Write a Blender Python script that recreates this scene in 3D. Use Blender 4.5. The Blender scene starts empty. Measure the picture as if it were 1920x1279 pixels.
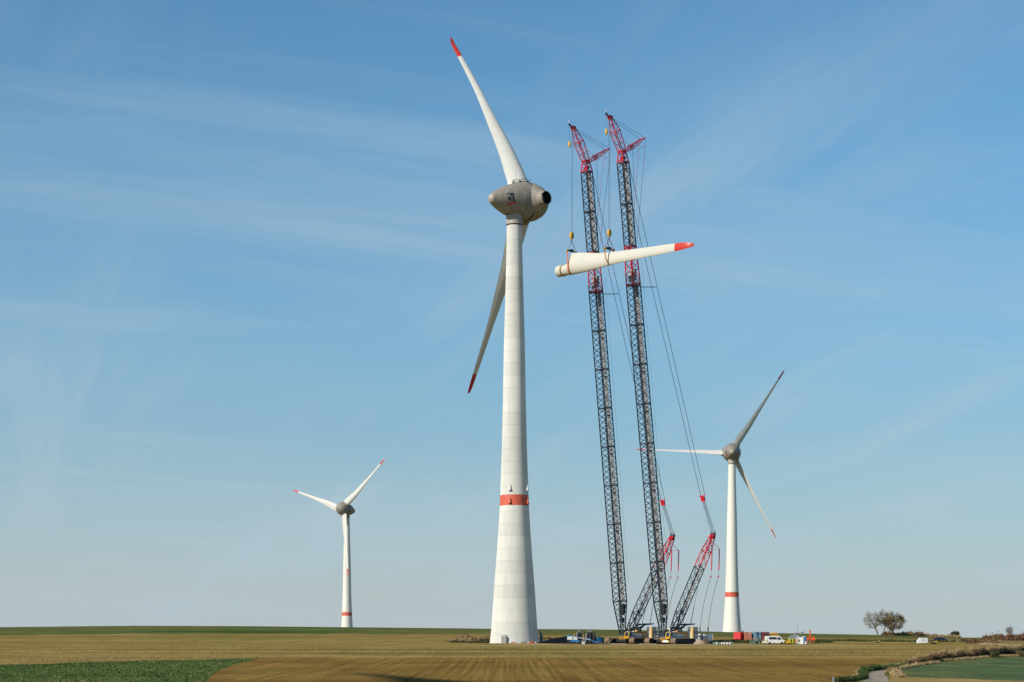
import bpy, math, random
import numpy as np
from mathutils import Vector, Matrix

random.seed(7)
rng = np.random.default_rng(7)
R = math.radians
sc = bpy.context.scene
COL = sc.collection

# ------------------------------------------------------------------ camera, light, exposure
CAM_Z = 3.1
F = 3075.0          # focal length in pixels of the 1920 px wide photograph
EYE = 1187.0        # picture row of the camera's own level
cd = bpy.data.cameras.new('camera')
cam = bpy.data.objects.new('camera', cd)
COL.objects.link(cam)
cam.location = (0, 0, CAM_Z)
cam.rotation_euler = (R(90), 0, 0)
cd.sensor_width = 36
cd.lens = F / 1920 * 36
cd.shift_y = (EYE - 639.5) / 1920
cd.clip_start = 1
cd.clip_end = 12000
sc.camera = cam

SUN_EL = R(31)
SUN_TO = Vector((-0.80, -0.60, 0)).normalized() * math.cos(SUN_EL) + Vector((0, 0, math.sin(SUN_EL)))
sd = bpy.data.lights.new('sun', 'SUN')
sd.energy = 4.9
sd.angle = R(0.53)
sd.color = (1.0, 0.94, 0.83)
sun = bpy.data.objects.new('sun', sd)
sun.rotation_euler = SUN_TO.to_track_quat('Z', 'Y').to_euler()
sun.location = (-100, -100, 200)
COL.objects.link(sun)

sc.view_settings.view_transform = 'Standard'
sc.view_settings.look = 'None'
sc.view_settings.exposure = 0.0
sc.view_settings.gamma = 1.0
sc.view_settings.use_curve_mapping = False


def build_world():
    w = bpy.data.worlds.new('World')
    sc.world = w
    w.use_nodes = True
    nt = w.node_tree
    N, L = nt.nodes, nt.links
    N.clear()
    out = N.new('ShaderNodeOutputWorld')
    bg = N.new('ShaderNodeBackground')
    bg.inputs['Strength'].default_value = 0.12
    L.new(bg.outputs[0], out.inputs[0])
    sky = N.new('ShaderNodeTexSky')
    sky.sky_type = 'NISHITA'
    sky.sun_disc = False
    sky.sun_elevation = SUN_EL
    sky.sun_rotation = math.atan2(SUN_TO.x, SUN_TO.y)
    sky.air_density = 1.0
    sky.dust_density = 0.0
    sky.ozone_density = 4.0
    # thin high cirrus: streaks of pale cloud on the sky dome, denser towards the horizon
    tc = N.new('ShaderNodeTexCoord')
    sep = N.new('ShaderNodeSeparateXYZ')
    L.new(tc.outputs['Generated'], sep.inputs[0])

    def math_(op, a, b=None, c=None, clamp=False):
        n = N.new('ShaderNodeMath')
        n.operation = op
        n.use_clamp = clamp
        for i, v in enumerate((a, b, c)):
            if v is None:
                continue
            if isinstance(v, (int, float)):
                n.inputs[i].default_value = v
            else:
                L.new(v, n.inputs[i])
        return n.outputs[0]
    zc = math_('MAXIMUM', sep.outputs['Z'], 0.0)
    zz = math_('ADD', zc, 0.13)
    px = math_('DIVIDE', sep.outputs['X'], zz)
    py = math_('DIVIDE', sep.outputs['Y'], zz)
    comb = N.new('ShaderNodeCombineXYZ')
    L.new(px, comb.inputs[0])
    L.new(py, comb.inputs[1])

    def streaks(deg, sx, sy, scale, detail, rough, dist, off, lo, hi):
        """cloud fibres running towards one bearing, seen in perspective on the cloud layer"""
        m1_ = N.new('ShaderNodeMapping')
        m1_.inputs['Rotation'].default_value = (0, 0, R(deg))
        m1_.inputs['Location'].default_value = off
        L.new(comb.outputs[0], m1_.inputs['Vector'])
        m2_ = N.new('ShaderNodeMapping')
        m2_.inputs['Scale'].default_value = (sx, sy, 1)
        L.new(m1_.outputs[0], m2_.inputs['Vector'])
        n = N.new('ShaderNodeTexNoise')
        n.inputs['Scale'].default_value = scale
        n.inputs['Detail'].default_value = detail
        n.inputs['Roughness'].default_value = rough
        n.inputs['Distortion'].default_value = dist
        L.new(m2_.outputs[0], n.inputs['Vector'])
        r_ = N.new('ShaderNodeMapRange')
        r_.interpolation_type = 'SMOOTHSTEP'
        r_.inputs['From Min'].default_value = lo
        r_.inputs['From Max'].default_value = hi
        L.new(n.outputs['Fac'], r_.inputs['Value'])
        return r_.outputs[0]
    A = streaks(-112, 0.30, 1.9, 1.2, 8, 0.64, 0.5, (2.3, 1.1, 0), 0.44, 0.80)
    B = streaks(-24, 0.30, 1.6, 1.2, 8, 0.62, 0.6, (7.7, 4.2, 0), 0.44, 0.80)
    D = streaks(-60, 0.8, 1.6, 0.5, 3, 0.5, 0.4, (4.2, 6.4, 0), 0.36, 0.62)     # where the sheet is thick at all
    AB = math_('MAXIMUM', A, B)
    ab2 = math_('MULTIPLY_ADD', D, 0.55, 0.45)
    sheet = math_('MULTIPLY_ADD', D, 0.16, 0.02)
    mrout = math_('MULTIPLY_ADD', math_('MULTIPLY', AB, ab2), 1.05, sheet)
    # haze veil rising towards the horizon: how much, and its colour
    def ramp(stops):
        r_ = N.new('ShaderNodeValToRGB')
        L.new(zc, r_.inputs[0])
        el = r_.color_ramp.elements
        el[0].position, el[0].color = stops[0][0], (*stops[0][1], 1)
        el[1].position, el[1].color = stops[-1][0], (*stops[-1][1], 1)
        for p_, c_ in stops[1:-1]:
            q_ = el.new(p_)
            q_.color = (*c_, 1)
        return r_.outputs[0]
    vf = ramp([(0.0, (.95,) * 3), (0.03, (.90,) * 3), (0.125, (.62,) * 3), (0.187, (.40,) * 3), (0.30, (.06,) * 3), (0.40, (0, 0, 0))])
    vc = ramp([(0.0, (.455, .50, .535)), (0.03, (.435, .49, .52)), (0.125, (.27, .385, .49)), (0.32, (.20, .34, .49))])
    tint = N.new('ShaderNodeVectorMath')
    tint.operation = 'MULTIPLY'
    L.new(sky.outputs[0], tint.inputs[0])
    tint.inputs[1].default_value = (0.66, 1.06, 1.06)
    vs = N.new('ShaderNodeVectorMath')
    vs.operation = 'SCALE'
    vs.inputs['Scale'].default_value = 1 / 0.12
    L.new(vc, vs.inputs[0])
    m1 = N.new('ShaderNodeMix')
    m1.data_type = 'RGBA'
    L.new(vf, m1.inputs['Factor'])
    L.new(tint.outputs[0], m1.inputs['A'])
    L.new(vs.outputs[0], m1.inputs['B'])
    lowc = math_('MULTIPLY_ADD', zc, -2.0, 1.0, clamp=True)
    cl = math_('MULTIPLY', math_('MULTIPLY', mrout, lowc), 0.85, clamp=True)
    mix = N.new('ShaderNodeMix')
    mix.data_type = 'RGBA'
    L.new(cl, mix.inputs['Factor'])
    L.new(m1.outputs['Result'], mix.inputs['A'])
    mix.inputs['B'].default_value = (0.45 / 0.12, 0.57 / 0.12, 0.655 / 0.12, 1)
    L.new(mix.outputs['Result'], bg.inputs['Color'])


build_world()

# ------------------------------------------------------------------ helpers


def at(px, py, Y):
    return Vector(((px - 960) / F * Y, Y, CAM_Z - (py - EYE) / F * Y))


class MB:
    def __init__(self):
        self.v = []
        self.f = []
        self.m = []

    def add(self, vs, fs, m=0):
        o = len(self.v)
        self.v += [tuple(v) for v in vs]
        self.f += [tuple(i + o for i in f) for f in fs]
        self.m += [m] * len(fs)

    def box(self, c, s, m=0, rz=0.0, ry=0.0, rx=0.0, top=1.0):
        sx, sy, sz = s[0] / 2, s[1] / 2, s[2] / 2
        vs = []
        M = Matrix.Rotation(rz, 3, 'Z') @ Matrix.Rotation(ry, 3, 'Y') @ Matrix.Rotation(rx, 3, 'X')
        for z in (-1, 1):
            k = top if z > 0 else 1.0
            for x, y in ((-1, -1), (1, -1), (1, 1), (-1, 1)):
                p = M @ Vector((x * sx * k, y * sy * k, z * sz))
                vs.append((p.x + c[0], p.y + c[1], p.z + c[2]))
        self.add(vs, [(3, 2, 1, 0), (4, 5, 6, 7), (0, 1, 5, 4), (1, 2, 6, 5), (2, 3, 7, 6), (3, 0, 4, 7)], m)

    def stick(self, a, b, r, m=0, n=4, r2=None, cap=True):
        a = Vector(a)
        b = Vector(b)
        d = b - a
        if d.length < 1e-6:
            return
        d.normalize()
        up = Vector((0, 0, 1)) if abs(d.z) < 0.95 else Vector((1, 0, 0))
        u = d.cross(up).normalized()
        w = d.cross(u)
        r2 = r if r2 is None else r2
        vs = []
        for p, rr in ((a, r), (b, r2)):
            for i in range(n):
                t = 2 * math.pi * (i + 0.5) / n
                vs.append(p + (u * math.cos(t) + w * math.sin(t)) * rr)
        fs = [(i, (i + 1) % n, n + (i + 1) % n, n + i) for i in range(n)]
        if cap:
            fs += [tuple(reversed(range(n))), tuple(range(n, 2 * n))]
        self.add(vs, fs, m)

    def path(self, pts, r, m=0, n=4):
        for a, b in zip(pts, pts[1:]):
            self.stick(a, b, r, m, n)

    def lathe(self, prof, n=32, m=0, axis=None, org=(0, 0, 0), caps=True):
        """prof: list of (t along the axis, radius)"""
        org = Vector(org)
        d = Vector(axis or (0, 0, 1)).normalized()
        up = Vector((0, 0, 1)) if abs(d.z) < 0.95 else Vector((1, 0, 0))
        u = up.cross(d).normalized()
        w = d.cross(u)
        vs, fs = [], []
        for t, r in prof:
            for i in range(n):
                a = 2 * math.pi * i / n
                vs.append(org + d * t + (u * math.cos(a) + w * math.sin(a)) * r)
        for k in range(len(prof) - 1):
            for i in range(n):
                j = (i + 1) % n
                fs.append((k * n + i, k * n + j, (k + 1) * n + j, (k + 1) * n + i))
        if caps:
            fs.append(tuple(reversed(range(n))))
            fs.append(tuple(range((len(prof) - 1) * n, len(prof) * n)))
        self.add(vs, fs, m)

    def prism(self, poly, y0, y1, m=0):
        """poly in x,z extruded along y"""
        n = len(poly)
        vs = [(x, y0, z) for x, z in poly] + [(x, y1, z) for x, z in poly]
        fs = [tuple(range(n)), tuple(reversed(range(n, 2 * n)))]
        fs += [((i + 1) % n, i, n + i, n + (i + 1) % n) for i in range(n)]
        self.add(vs, fs, m)

    def build(self, name, mats, parent=None, smooth=False, loc=None):
        me = bpy.data.meshes.new(name)
        me.from_pydata(self.v, [], self.f)
        if not isinstance(mats, (list, tuple)):
            mats = [mats]
        for mt in mats:
            me.materials.append(mt)
        if len(mats) > 1:
            me.polygons.foreach_set('material_index', self.m)
        if smooth:
            me.polygons.foreach_set('use_smooth', [True] * len(me.polygons))
            try:
                me.set_sharp_from_angle(angle=R(38))
            except Exception:
                pass
        me.update()
        o = bpy.data.objects.new(name, me)
        COL.objects.link(o)
        if parent:
            o.parent = parent
        if loc is not None:
            o.location = loc
        return o


def np_mesh(name, V, Q, mats, midx=None, parent=None, smooth=False):
    """V (n,3), Q (m,k) faces of equal size"""
    me = bpy.data.meshes.new(name)
    k = Q.shape[1]
    me.vertices.add(len(V))
    me.vertices.foreach_set('co', V.astype(np.float32).ravel())
    me.loops.add(Q.size)
    me.loops.foreach_set('vertex_index', Q.astype(np.int32).ravel())
    me.polygons.add(len(Q))
    me.polygons.foreach_set('loop_start', (np.arange(len(Q)) * k).astype(np.int32))
    me.polygons.foreach_set('loop_total', np.full(len(Q), k, np.int32))
    if not isinstance(mats, (list, tuple)):
        mats = [mats]
    for mt in mats:
        me.materials.append(mt)
    if midx is not None:
        me.polygons.foreach_set('material_index', midx.astype(np.int32))
    if smooth:
        me.polygons.foreach_set('use_smooth', np.ones(len(Q), bool))
    me.update(calc_edges=True)
    o = bpy.data.objects.new(name, me)
    COL.objects.link(o)
    if parent:
        o.parent = parent
    return o


def tag(o, label=None, cat=None, group=None, kind=None):
    if label:
        o['label'] = label
    if cat:
        o['category'] = cat
    if group:
        o['group'] = group
    if kind:
        o['kind'] = kind
    return o


def thing(name, label, cat, loc, rz=0.0, group=None):
    o = bpy.data.objects.new(name, None)
    o.empty_display_size = 0.5
    COL.objects.link(o)
    o.location = loc
    o.rotation_euler = (0, 0, rz)
    return tag(o, label, cat, group)


# ------------------------------------------------------------------ materials
def new_mat(name):
    m = bpy.data.materials.new(name)
    m.use_nodes = True
    nt = m.node_tree
    return m, nt.nodes, nt.links, nt.nodes['Principled BSDF']


def col4(c):
    return (c[0], c[1], c[2], 1)


def mat(name, c, rough=0.6, metal=0.0, var=0.12, scale=0.6, c2=None, bump=0.0, rnd=0.0, streak=False, spec=0.5):
    """painted / plain surface with uneven wear; c2 is the colour of the dirt"""
    m, N, L, b = new_mat(name)
    b.inputs['Roughness'].default_value = rough
    b.inputs['Metallic'].default_value = metal
    b.inputs['Specular IOR Level'].default_value = spec
    tc = N.new('ShaderNodeTexCoord')
    mp = N.new('ShaderNodeMapping')
    mp.inputs['Scale'].default_value = (1, 1, 0.12) if streak else (1, 1, 1)
    L.new(tc.outputs['Object'], mp.inputs[0])
    n = N.new('ShaderNodeTexNoise')
    n.inputs['Scale'].default_value = scale
    n.inputs['Detail'].default_value = 6
    n.inputs['Roughness'].default_value = 0.65
    L.new(mp.outputs[0], n.inputs['Vector'])
    cr = N.new('ShaderNodeValToRGB')
    L.new(n.outputs['Fac'], cr.inputs[0])
    d = c2 or tuple(x * (1 - 2 * var) for x in c)
    cr.color_ramp.elements[0].position = 0.28
    cr.color_ramp.elements[0].color = col4(d)
    cr.color_ramp.elements[1].position = 0.62
    cr.color_ramp.elements[1].color = col4(c)
    res = cr.outputs[0]
    if rnd:
        oi = N.new('ShaderNodeObjectInfo')
        mr = N.new('ShaderNodeMapRange')
        mr.inputs['To Min'].default_value = 1 - rnd
        mr.inputs['To Max'].default_value = 1 + rnd * 0.6
        L.new(oi.outputs['Random'], mr.inputs['Value'])
        mx = N.new('ShaderNodeVectorMath')
        mx.operation = 'SCALE'
        L.new(res, mx.inputs[0])
        L.new(mr.outputs[0], mx.inputs['Scale'])
        res = mx.outputs[0]
    L.new(res, b.inputs['Base Color'])
    if bump:
        bp = N.new('ShaderNodeBump')
        bp.inputs['Strength'].default_value = bump
        bp.inputs['Distance'].default_value = 0.05
        L.new(n.outputs['Fac'], bp.inputs['Height'])
        L.new(bp.outputs[0], b.inputs['Normal'])
    return m


def leaf_mat(name, cols, rough=0.8, scale=0.7):
    """foliage: each clump (mesh island) gets its own tint"""
    m, N, L, b = new_mat(name)
    b.inputs['Roughness'].default_value = rough
    b.inputs['Specular IOR Level'].default_value = 0.15
    g = N.new('ShaderNodeNewGeometry')
    n = N.new('ShaderNodeTexNoise')
    n.inputs['Scale'].default_value = scale
    n.inputs['Detail'].default_value = 3
    L.new(g.outputs['Position'], n.inputs['Vector'])
    ad = N.new('ShaderNodeMath')
    ad.operation = 'MULTIPLY_ADD'
    ad.inputs[1].default_value = 0.55
    L.new(g.outputs['Random Per Island'], ad.inputs[0])
    ml = N.new('ShaderNodeMath')
    ml.operation = 'MULTIPLY_ADD'
    ml.inputs[1].default_value = 1.3
    ml.inputs[2].default_value = -0.42
    L.new(n.outputs['Fac'], ml.inputs[0])
    L.new(ml.outputs[0], ad.inputs[2])
    cr = N.new('ShaderNodeValToRGB')
    L.new(ad.outputs[0], cr.inputs[0])
    e = cr.color_ramp.elements
    e[0].position = 0.0
    e[0].color = col4(cols[0])
    e[1].position = 1.0
    e[1].color = col4(cols[-1])
    for i, c in enumerate(cols[1:-1]):
        x = e.new((i + 1) / (len(cols) - 1))
        x.color = col4(c)
    L.new(cr.outputs[0], b.inputs['Base Color'])
    return m


def ground_mat(name, cols, sx, sy, grain=0.35, gscale=3.0, rot=0.0, bump=0.4, furrow=None, blot=None, lo=0.36, hi=0.64, mott=0.14):
    """cols over a stretched noise (bands), times a fine grain; furrow=(dx, strength, scale)"""
    m, N, L, b = new_mat(name)
    b.inputs['Roughness'].default_value = 0.95
    b.inputs['Specular IOR Level'].default_value = 0.0
    g = N.new('ShaderNodeNewGeometry')

    def mapped(scale, rz=0.0, off=(0, 0, 0)):
        mp = N.new('ShaderNodeMapping')
        mp.vector_type = 'POINT'
        mp.inputs['Scale'].default_value = scale
        mp.inputs['Rotation'].default_value = (0, 0, rz)
        mp.inputs['Location'].default_value = off
        L.new(g.outputs['Position'], mp.inputs[0])
        return mp.outputs[0]

    def noise(vec, scale=1.0, detail=5, rough=0.6, dist=0.0):
        n = N.new('ShaderNodeTexNoise')
        n.inputs['Scale'].default_value = scale
        n.inputs['Detail'].default_value = detail
        n.inputs['Roughness'].default_value = rough
        n.inputs['Distortion'].default_value = dist
        L.new(vec, n.inputs['Vector'])
        return n.outputs['Fac']
    n1 = noise(mapped((sx, sy, 0), rot), 1, 6, 0.62, 0.3)
    cr = N.new('ShaderNodeValToRGB')
    L.new(n1, cr.inputs[0])
    e = cr.color_ramp.elements
    e[0].position = lo
    e[0].color = col4(cols[0])
    e[1].position = hi
    e[1].color = col4(cols[-1])
    for i, c in enumerate(cols[1:-1]):
        x = e.new(lo + (hi - lo) * (i + 1) / (len(cols) - 1))
        x.color = col4(c)
    res = cr.outputs[0]

    def scale_col(c, fac_out, a, b_, fmin=0.3, fmax=0.7):
        mr = N.new('ShaderNodeMapRange')
        mr.inputs['From Min'].default_value = fmin
        mr.inputs['From Max'].default_value = fmax
        mr.inputs['To Min'].default_value = a
        mr.inputs['To Max'].default_value = b_
        L.new(fac_out, mr.inputs['Value'])
        mx = N.new('ShaderNodeVectorMath')
        mx.operation = 'SCALE'
        L.new(c, mx.inputs[0])
        L.new(mr.outputs[0], mx.inputs['Scale'])
        return mx.outputs[0]
    # fine grain: stretched along the line of rows so that it survives the grazing view
    n2 = noise(mapped((gscale, gscale * 0.22, gscale)), 1, 8, 0.75)
    res = scale_col(res, n2, 1 - grain, 1 + grain)
    hgt = n2
    n5 = noise(mapped((0.10, 0.035, 0), 0.3), 1, 5, 0.65, 0.5)
    res = scale_col(res, n5, 1 - mott, 1 + mott, 0.34, 0.66)
    if furrow:
        dx, st, fs = furrow
        n3 = noise(mapped((fs, fs * 0.006, 0), math.atan(dx)), 1, 4, 0.6)
        res = scale_col(res, n3, 1 - st, 1 + st * 0.7, 0.36, 0.62)
    if blot:
        c2, s2, lo2, hi2, am = blot
        n4 = noise(mapped((s2, s2 * 0.35, 0)), 1, 6, 0.7)
        mr = N.new('ShaderNodeMapRange')
        mr.interpolation_type = 'SMOOTHSTEP'
        mr.inputs['From Min'].default_value = lo2
        mr.inputs['From Max'].default_value = hi2
        mr.inputs['To Max'].default_value = am
        L.new(n4, mr.inputs['Value'])
        mx = N.new('ShaderNodeMix')
        mx.data_type = 'RGBA'
        L.new(mr.outputs[0], mx.inputs['Factor'])
        L.new(res, mx.inputs['A'])
        mx.inputs['B'].default_value = col4(c2)
        res = mx.outputs['Result']
    L.new(res, b.inputs['Base Color'])
    bp = N.new('ShaderNodeBump')
    bp.inputs['Strength'].default_value = bump
    bp.inputs['Distance'].default_value = 0.12
    L.new(hgt, bp.inputs['Height'])
    L.new(bp.outputs[0], b.inputs['Normal'])
    return m


M = {}
M['concrete'] = mat('cream_concrete', (0.72, 0.70, 0.635), 0.8, var=0.06, scale=0.7, rnd=0.10, streak=True, bump=0.15)
for _k in ('concrete',):
    M[_k].node_tree.nodes['Principled BSDF'].inputs['Diffuse Roughness'].default_value = 0.6
M['joint'] = mat('ring_joint', (0.50, 0.48, 0.42), 0.9)
M['tower_white'] = mat('pale_tower_paint', (0.72, 0.69, 0.60), 0.6, var=0.04, scale=0.3, streak=True)
M['band_red'] = mat('tower_band_red', (0.66, 0.115, 0.06), 0.6, var=0.13, scale=1.2, rnd=0.03)
M['nacelle'] = mat('weathered_nacelle_grey', (0.31, 0.27, 0.215), 0.6, var=0.14, scale=0.9, c2=(0.19, 0.16, 0.125), streak=True, bump=0.1)
M['nose'] = mat('pale_tail_cap', (0.37, 0.32, 0.25), 0.5, var=0.08)
M['seam'] = mat('dark_seam', (0.035, 0.035, 0.035), 0.8)
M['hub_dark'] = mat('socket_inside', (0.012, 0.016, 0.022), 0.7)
M['blade'] = mat('blade_gelcoat', (0.62, 0.59, 0.53), 0.42, var=0.04, scale=0.4)
M['blade_new'] = mat('new_blade_cream', (0.60, 0.565, 0.475), 0.35, var=0.03, scale=0.4)
M['tip_red'] = mat('blade_tip_red', (0.55, 0.035, 0.015), 0.4, var=0.06)
M['steel'] = mat('galvanised_steel', (0.30, 0.30, 0.29), 0.5, metal=0.3)
M['dark'] = mat('dark_steel', (0.022, 0.026, 0.032), 0.5, var=0.2)
M['navy'] = mat('navy_car_paint', (0.012, 0.018, 0.035), 0.3)
M['boom'] = mat('dark_boom_paint', (0.024, 0.034, 0.046), 0.42, var=0.2)
M['boomred'] = mat('boom_red_paint', (0.60, 0.012, 0.028), 0.4, var=0.18)
M['rope'] = mat('wire_rope', (0.035, 0.038, 0.042), 0.6)
M['ropered'] = mat('red_pendant_bar', (0.36, 0.03, 0.05), 0.5)
M['walk'] = mat('walkway_grating', (0.25, 0.24, 0.235), 0.7, var=0.2, scale=1.5)
M['yellow'] = mat('crane_yellow', (0.68, 0.36, 0.015), 0.45, var=0.1, scale=1.5)
M['ochre'] = mat('dull_yellow_steel', (0.36, 0.20, 0.035), 0.6, var=0.25, scale=1.5)
M['cream'] = mat('cream_panel', (0.66, 0.58, 0.44), 0.55, var=0.07)
M['grey'] = mat('grey_panel', (0.28, 0.28, 0.29), 0.6, var=0.1)
M['lgrey'] = mat('light_grey_panel', (0.45, 0.46, 0.46), 0.5, var=0.1)
M['white'] = mat('white_paint', (0.72, 0.71, 0.68), 0.35, var=0.04)
M['glass'] = mat('dark_window_glass', (0.02, 0.028, 0.038), 0.08, var=0.1)
M['tyre'] = mat('tyre_rubber', (0.02, 0.02, 0.02), 0.85)
M['tread'] = mat('muddy_track_shoe', (0.27, 0.185, 0.11), 0.85, var=0.3, scale=2.5, c2=(0.09, 0.065, 0.045))
M['track'] = mat('track_frame_black', (0.016, 0.018, 0.022), 0.6, var=0.3)
M['orange'] = mat('orange_sling', (0.62, 0.13, 0.03), 0.7)
M['brightorange'] = mat('signal_orange', (0.75, 0.13, 0.02), 0.5)
M['red'] = mat('container_bright_red', (0.74, 0.02, 0.025), 0.45, var=0.1, streak=True)
M['salmon'] = mat('container_faded_red', (0.60, 0.20, 0.12), 0.55, var=0.1, streak=True)
M['brick'] = mat('container_brick_red', (0.46, 0.10, 0.07), 0.55, var=0.15, streak=True)
M['blue'] = mat('container_faded_blue', (0.23, 0.40, 0.50), 0.55, var=0.12, streak=True)
M['liftblue'] = mat('boom_lift_blue', (0.02, 0.22, 0.50), 0.4, var=0.1)
M['deepblue'] = mat('deep_blue_paint', (0.03, 0.10, 0.24), 0.45, var=0.1)
M['green'] = mat('machine_green', (0.16, 0.27, 0.20), 0.55, var=0.15)
M['hivis'] = mat('high_visibility_yellow', (0.62, 0.68, 0.03), 0.6, var=0.05)
M['skin'] = mat('skin', (0.45, 0.26, 0.18), 0.6, var=0.05)
M['trouser'] = mat('dark_trousers', (0.05, 0.05, 0.07), 0.8)
M['soil'] = mat('dug_soil', (0.14, 0.085, 0.05), 0.95, var=0.3, scale=1.5, bump=0.8)
M['gravel'] = mat('gravel_heap', (0.42, 0.31, 0.19), 0.95, var=0.25, scale=2, bump=0.8)
M['wood'] = mat('pallet_wood', (0.42, 0.30, 0.18), 0.85, var=0.2, scale=2)
M['bark'] = mat('pale_bark', (0.26, 0.22, 0.16), 0.9, var=0.2, scale=2)
M['barkdark'] = mat('brown_bark', (0.13, 0.10, 0.07), 0.9, var=0.2, scale=2)
M['doorgrey'] = mat('door_grey', (0.42, 0.42, 0.36), 0.6, var=0.08)

# ------------------------------------------------------------------ terrain
YT = np.array([-400, -100, 0, 60, 120, 190, 240, 300, 360, 430, 500, 530, 560, 600, 700, 850], float)
RT = {190: 1279, 240: 1256, 300: 1236.5, 360: 1223, 430: 1212.5, 500: 1206, 530: 1202, 560: 1199.2, 600: 1196, 700: 1189, 850: 1179}
ZT = np.array([1.6, 1.2, 1.3, -0.9, -2.4] + [CAM_Z - (RT[int(y)] - EYE) / F * y for y in YT[5:]])
CP = np.array([-3000, 0, 250, 450, 640, 850, 920, 1100, 1280, 1400, 1560, 1700, 1800, 1920, 5000], float)
CR = np.array([1180, 1176, 1173.3, 1174, 1176, 1178, 1179, 1180, 1183, 1186, 1189, 1191.5, 1195.5, 1196, 1197.0])


def terrain(X, Y):
    X = np.asarray(X, float)
    Y = np.asarray(Y, float)
    Yc = np.clip(Y, 150, None)
    px = 960 + F * X / Yc
    z = np.interp(Y, YT, ZT)
    crest = CAM_Z - (np.interp(px, CP, CR) - EYE) / F * 850
    t = np.clip((Y - 540) / (850 - 540), 0, 1)
    dz = (crest - ZT[-1]) * (t ** 1.3)
    z = z + dz
    # beyond the crest the land falls away
    b = np.clip(Y - 850, 0, None)
    z = np.where(Y > 850, crest + dz * 0 - 21 * (1 - np.exp(-(b / 150) ** 2 * 1.2)) - 9 * np.clip((Y - 1060) / 400, 0, 1) - np.clip(Y - 1500, 0, None) * 0.004, z)
    # gentle unevenness
    z = z + 0.05 * np.sin(X * 0.07 + 1.3) * np.sin(Y * 0.05) * (Y < 800)
    # tractor and gravel pad sits a little lower
    pad = np.clip((X - 14) / 8, 0, 1) * np.clip((105 - X) / 10, 0, 1) * np.clip((Y - 470) / 12, 0, 1) * np.clip((545 - Y) / 15, 0, 1)
    z = z - 0.22 * pad
    # levelled platform round the tower
    d = np.hypot(X - 0.73, Y - 500)
    k = np.clip((26 - d) / 14, 0, 1)
    z = z * (1 - k) + 0.0 * k
    # road lies in a shallow cutting at the lower right
    return z


def tz(x, y):
    return float(terrain(np.array([x]), np.array([y]))[0])


def on_ground(px, Y, dz=0.0):
    x = (px - 960) / F * Y
    return Vector((x, Y, tz(x, Y) + dz))


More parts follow.
